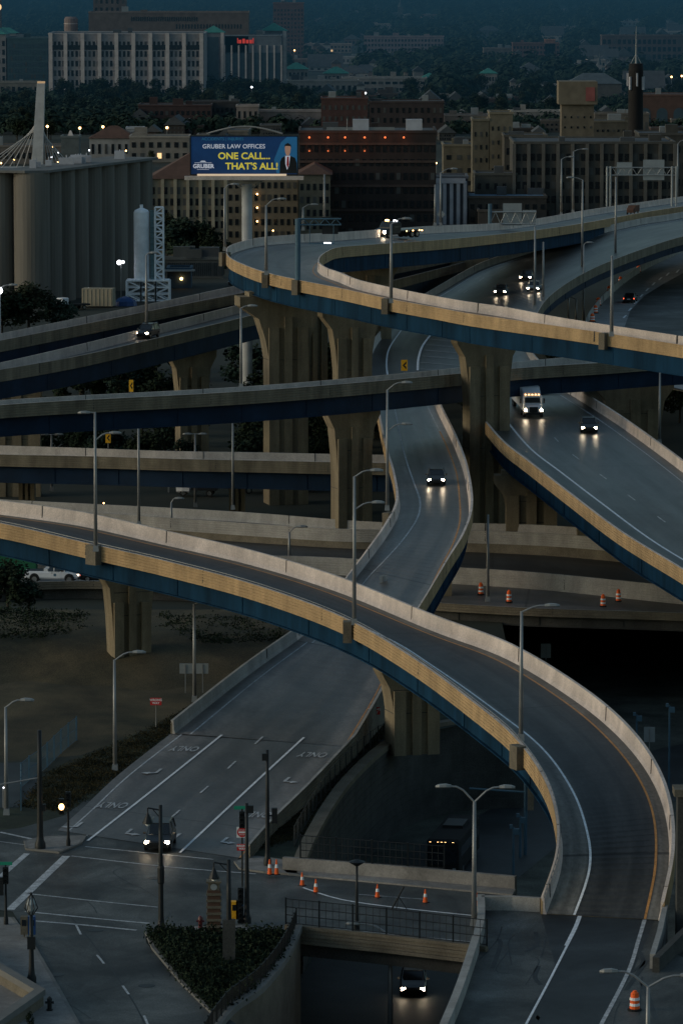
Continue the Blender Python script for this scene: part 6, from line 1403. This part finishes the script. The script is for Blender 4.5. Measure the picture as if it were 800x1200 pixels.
# ------------------------------------------------------------------ haze over the distant city
hz = bpy.data.materials.new('haze'); hz.use_nodes = True; nt = hz.node_tree; nt.nodes.clear()
o_ = nt.nodes.new('ShaderNodeOutputMaterial'); ab = nt.nodes.new('ShaderNodeVolumeAbsorption'); em = nt.nodes.new('ShaderNodeEmission'); ad = nt.nodes.new('ShaderNodeAddShader')
SIG = .0005; HC = (.0105, .037, .060)
ab.inputs['Color'].default_value = (0, 0, 0, 1); ab.inputs['Density'].default_value = SIG
em.inputs['Color'].default_value = (*HC, 1); em.inputs['Strength'].default_value = SIG  # volume glows by itself, standing in for light scattered by the haze
nt.links.new(ab.outputs[0], ad.inputs[0]); nt.links.new(em.outputs[0], ad.inputs[1]); nt.links.new(ad.outputs[0], o_.inputs['Volume'])
b = MB(); b.box((0, 6650, 31.5), (17000, 10000, 62)); o = b.obj('haze', hz); tag(o, kind='structure')
# ------------------------------------------------------------------ light, world, camera
w = bpy.data.worlds.new('World'); SC.world = w; w.use_nodes = True; nt = w.node_tree
bg = nt.nodes['Background']; sk = nt.nodes.new('ShaderNodeTexSky'); sk.sky_type = 'NISHITA'; sk.sun_disc = False
EL, AZ = 15.0, -101.0            # sun: low, from the left and slightly behind the camera
sk.sun_elevation = R(EL); sk.sun_rotation = R(AZ); sk.air_density = 1.3; sk.dust_density = 2.0; sk.ozone_density = 3.0
hs_ = nt.nodes.new('ShaderNodeHueSaturation'); hs_.inputs['Saturation'].default_value = .8; nt.links.new(sk.outputs[0], hs_.inputs['Color']); tn = nt.nodes.new('ShaderNodeVectorMath'); tn.operation = 'MULTIPLY'; tn.inputs[1].default_value = (.86, 1.0, .97); nt.links.new(hs_.outputs[0], tn.inputs[0]); nt.links.new(tn.outputs[0], bg.inputs['Color']); bg.inputs['Strength'].default_value = .106
sl = bpy.data.lights.new('sun', 'SUN'); sl.energy = .72; sl.angle = R(22); sl.color = (1, .76, .58)
so = bpy.data.objects.new('sun', sl); COL.objects.link(so)
dv = Vector((math.sin(R(AZ)) * math.cos(R(EL)), math.cos(R(AZ)) * math.cos(R(EL)), math.sin(R(EL))))
so.rotation_euler = dv.to_track_quat('Z', 'Y').to_euler(); so.location = (-60, -40, 120)
cd = bpy.data.cameras.new('camera'); co = bpy.data.objects.new('camera', cd); COL.objects.link(co)
co.location = (0, 0, H); co.rotation_euler = (math.pi / 2 - PT, 0, 0)
cd.sensor_fit = 'VERTICAL'; cd.sensor_height = 36; cd.lens = 36 * F / 1200; cd.clip_start = 1; cd.clip_end = 20000
SC.camera = co
SC.view_settings.view_transform = 'Standard'; SC.view_settings.look = 'None'; SC.view_settings.exposure = 0; SC.view_settings.gamma = 1
SC.cycles.use_denoising = True
SC.cycles.max_bounces = 5; SC.cycles.diffuse_bounces = 3; SC.cycles.sample_clamp_indirect = 3

for o in bpy.data.objects:
    if 'label' in o and not 4 <= len(o['label'].split()) <= 16: print('LBL', len(o['label'].split()), o.name, o['label'])
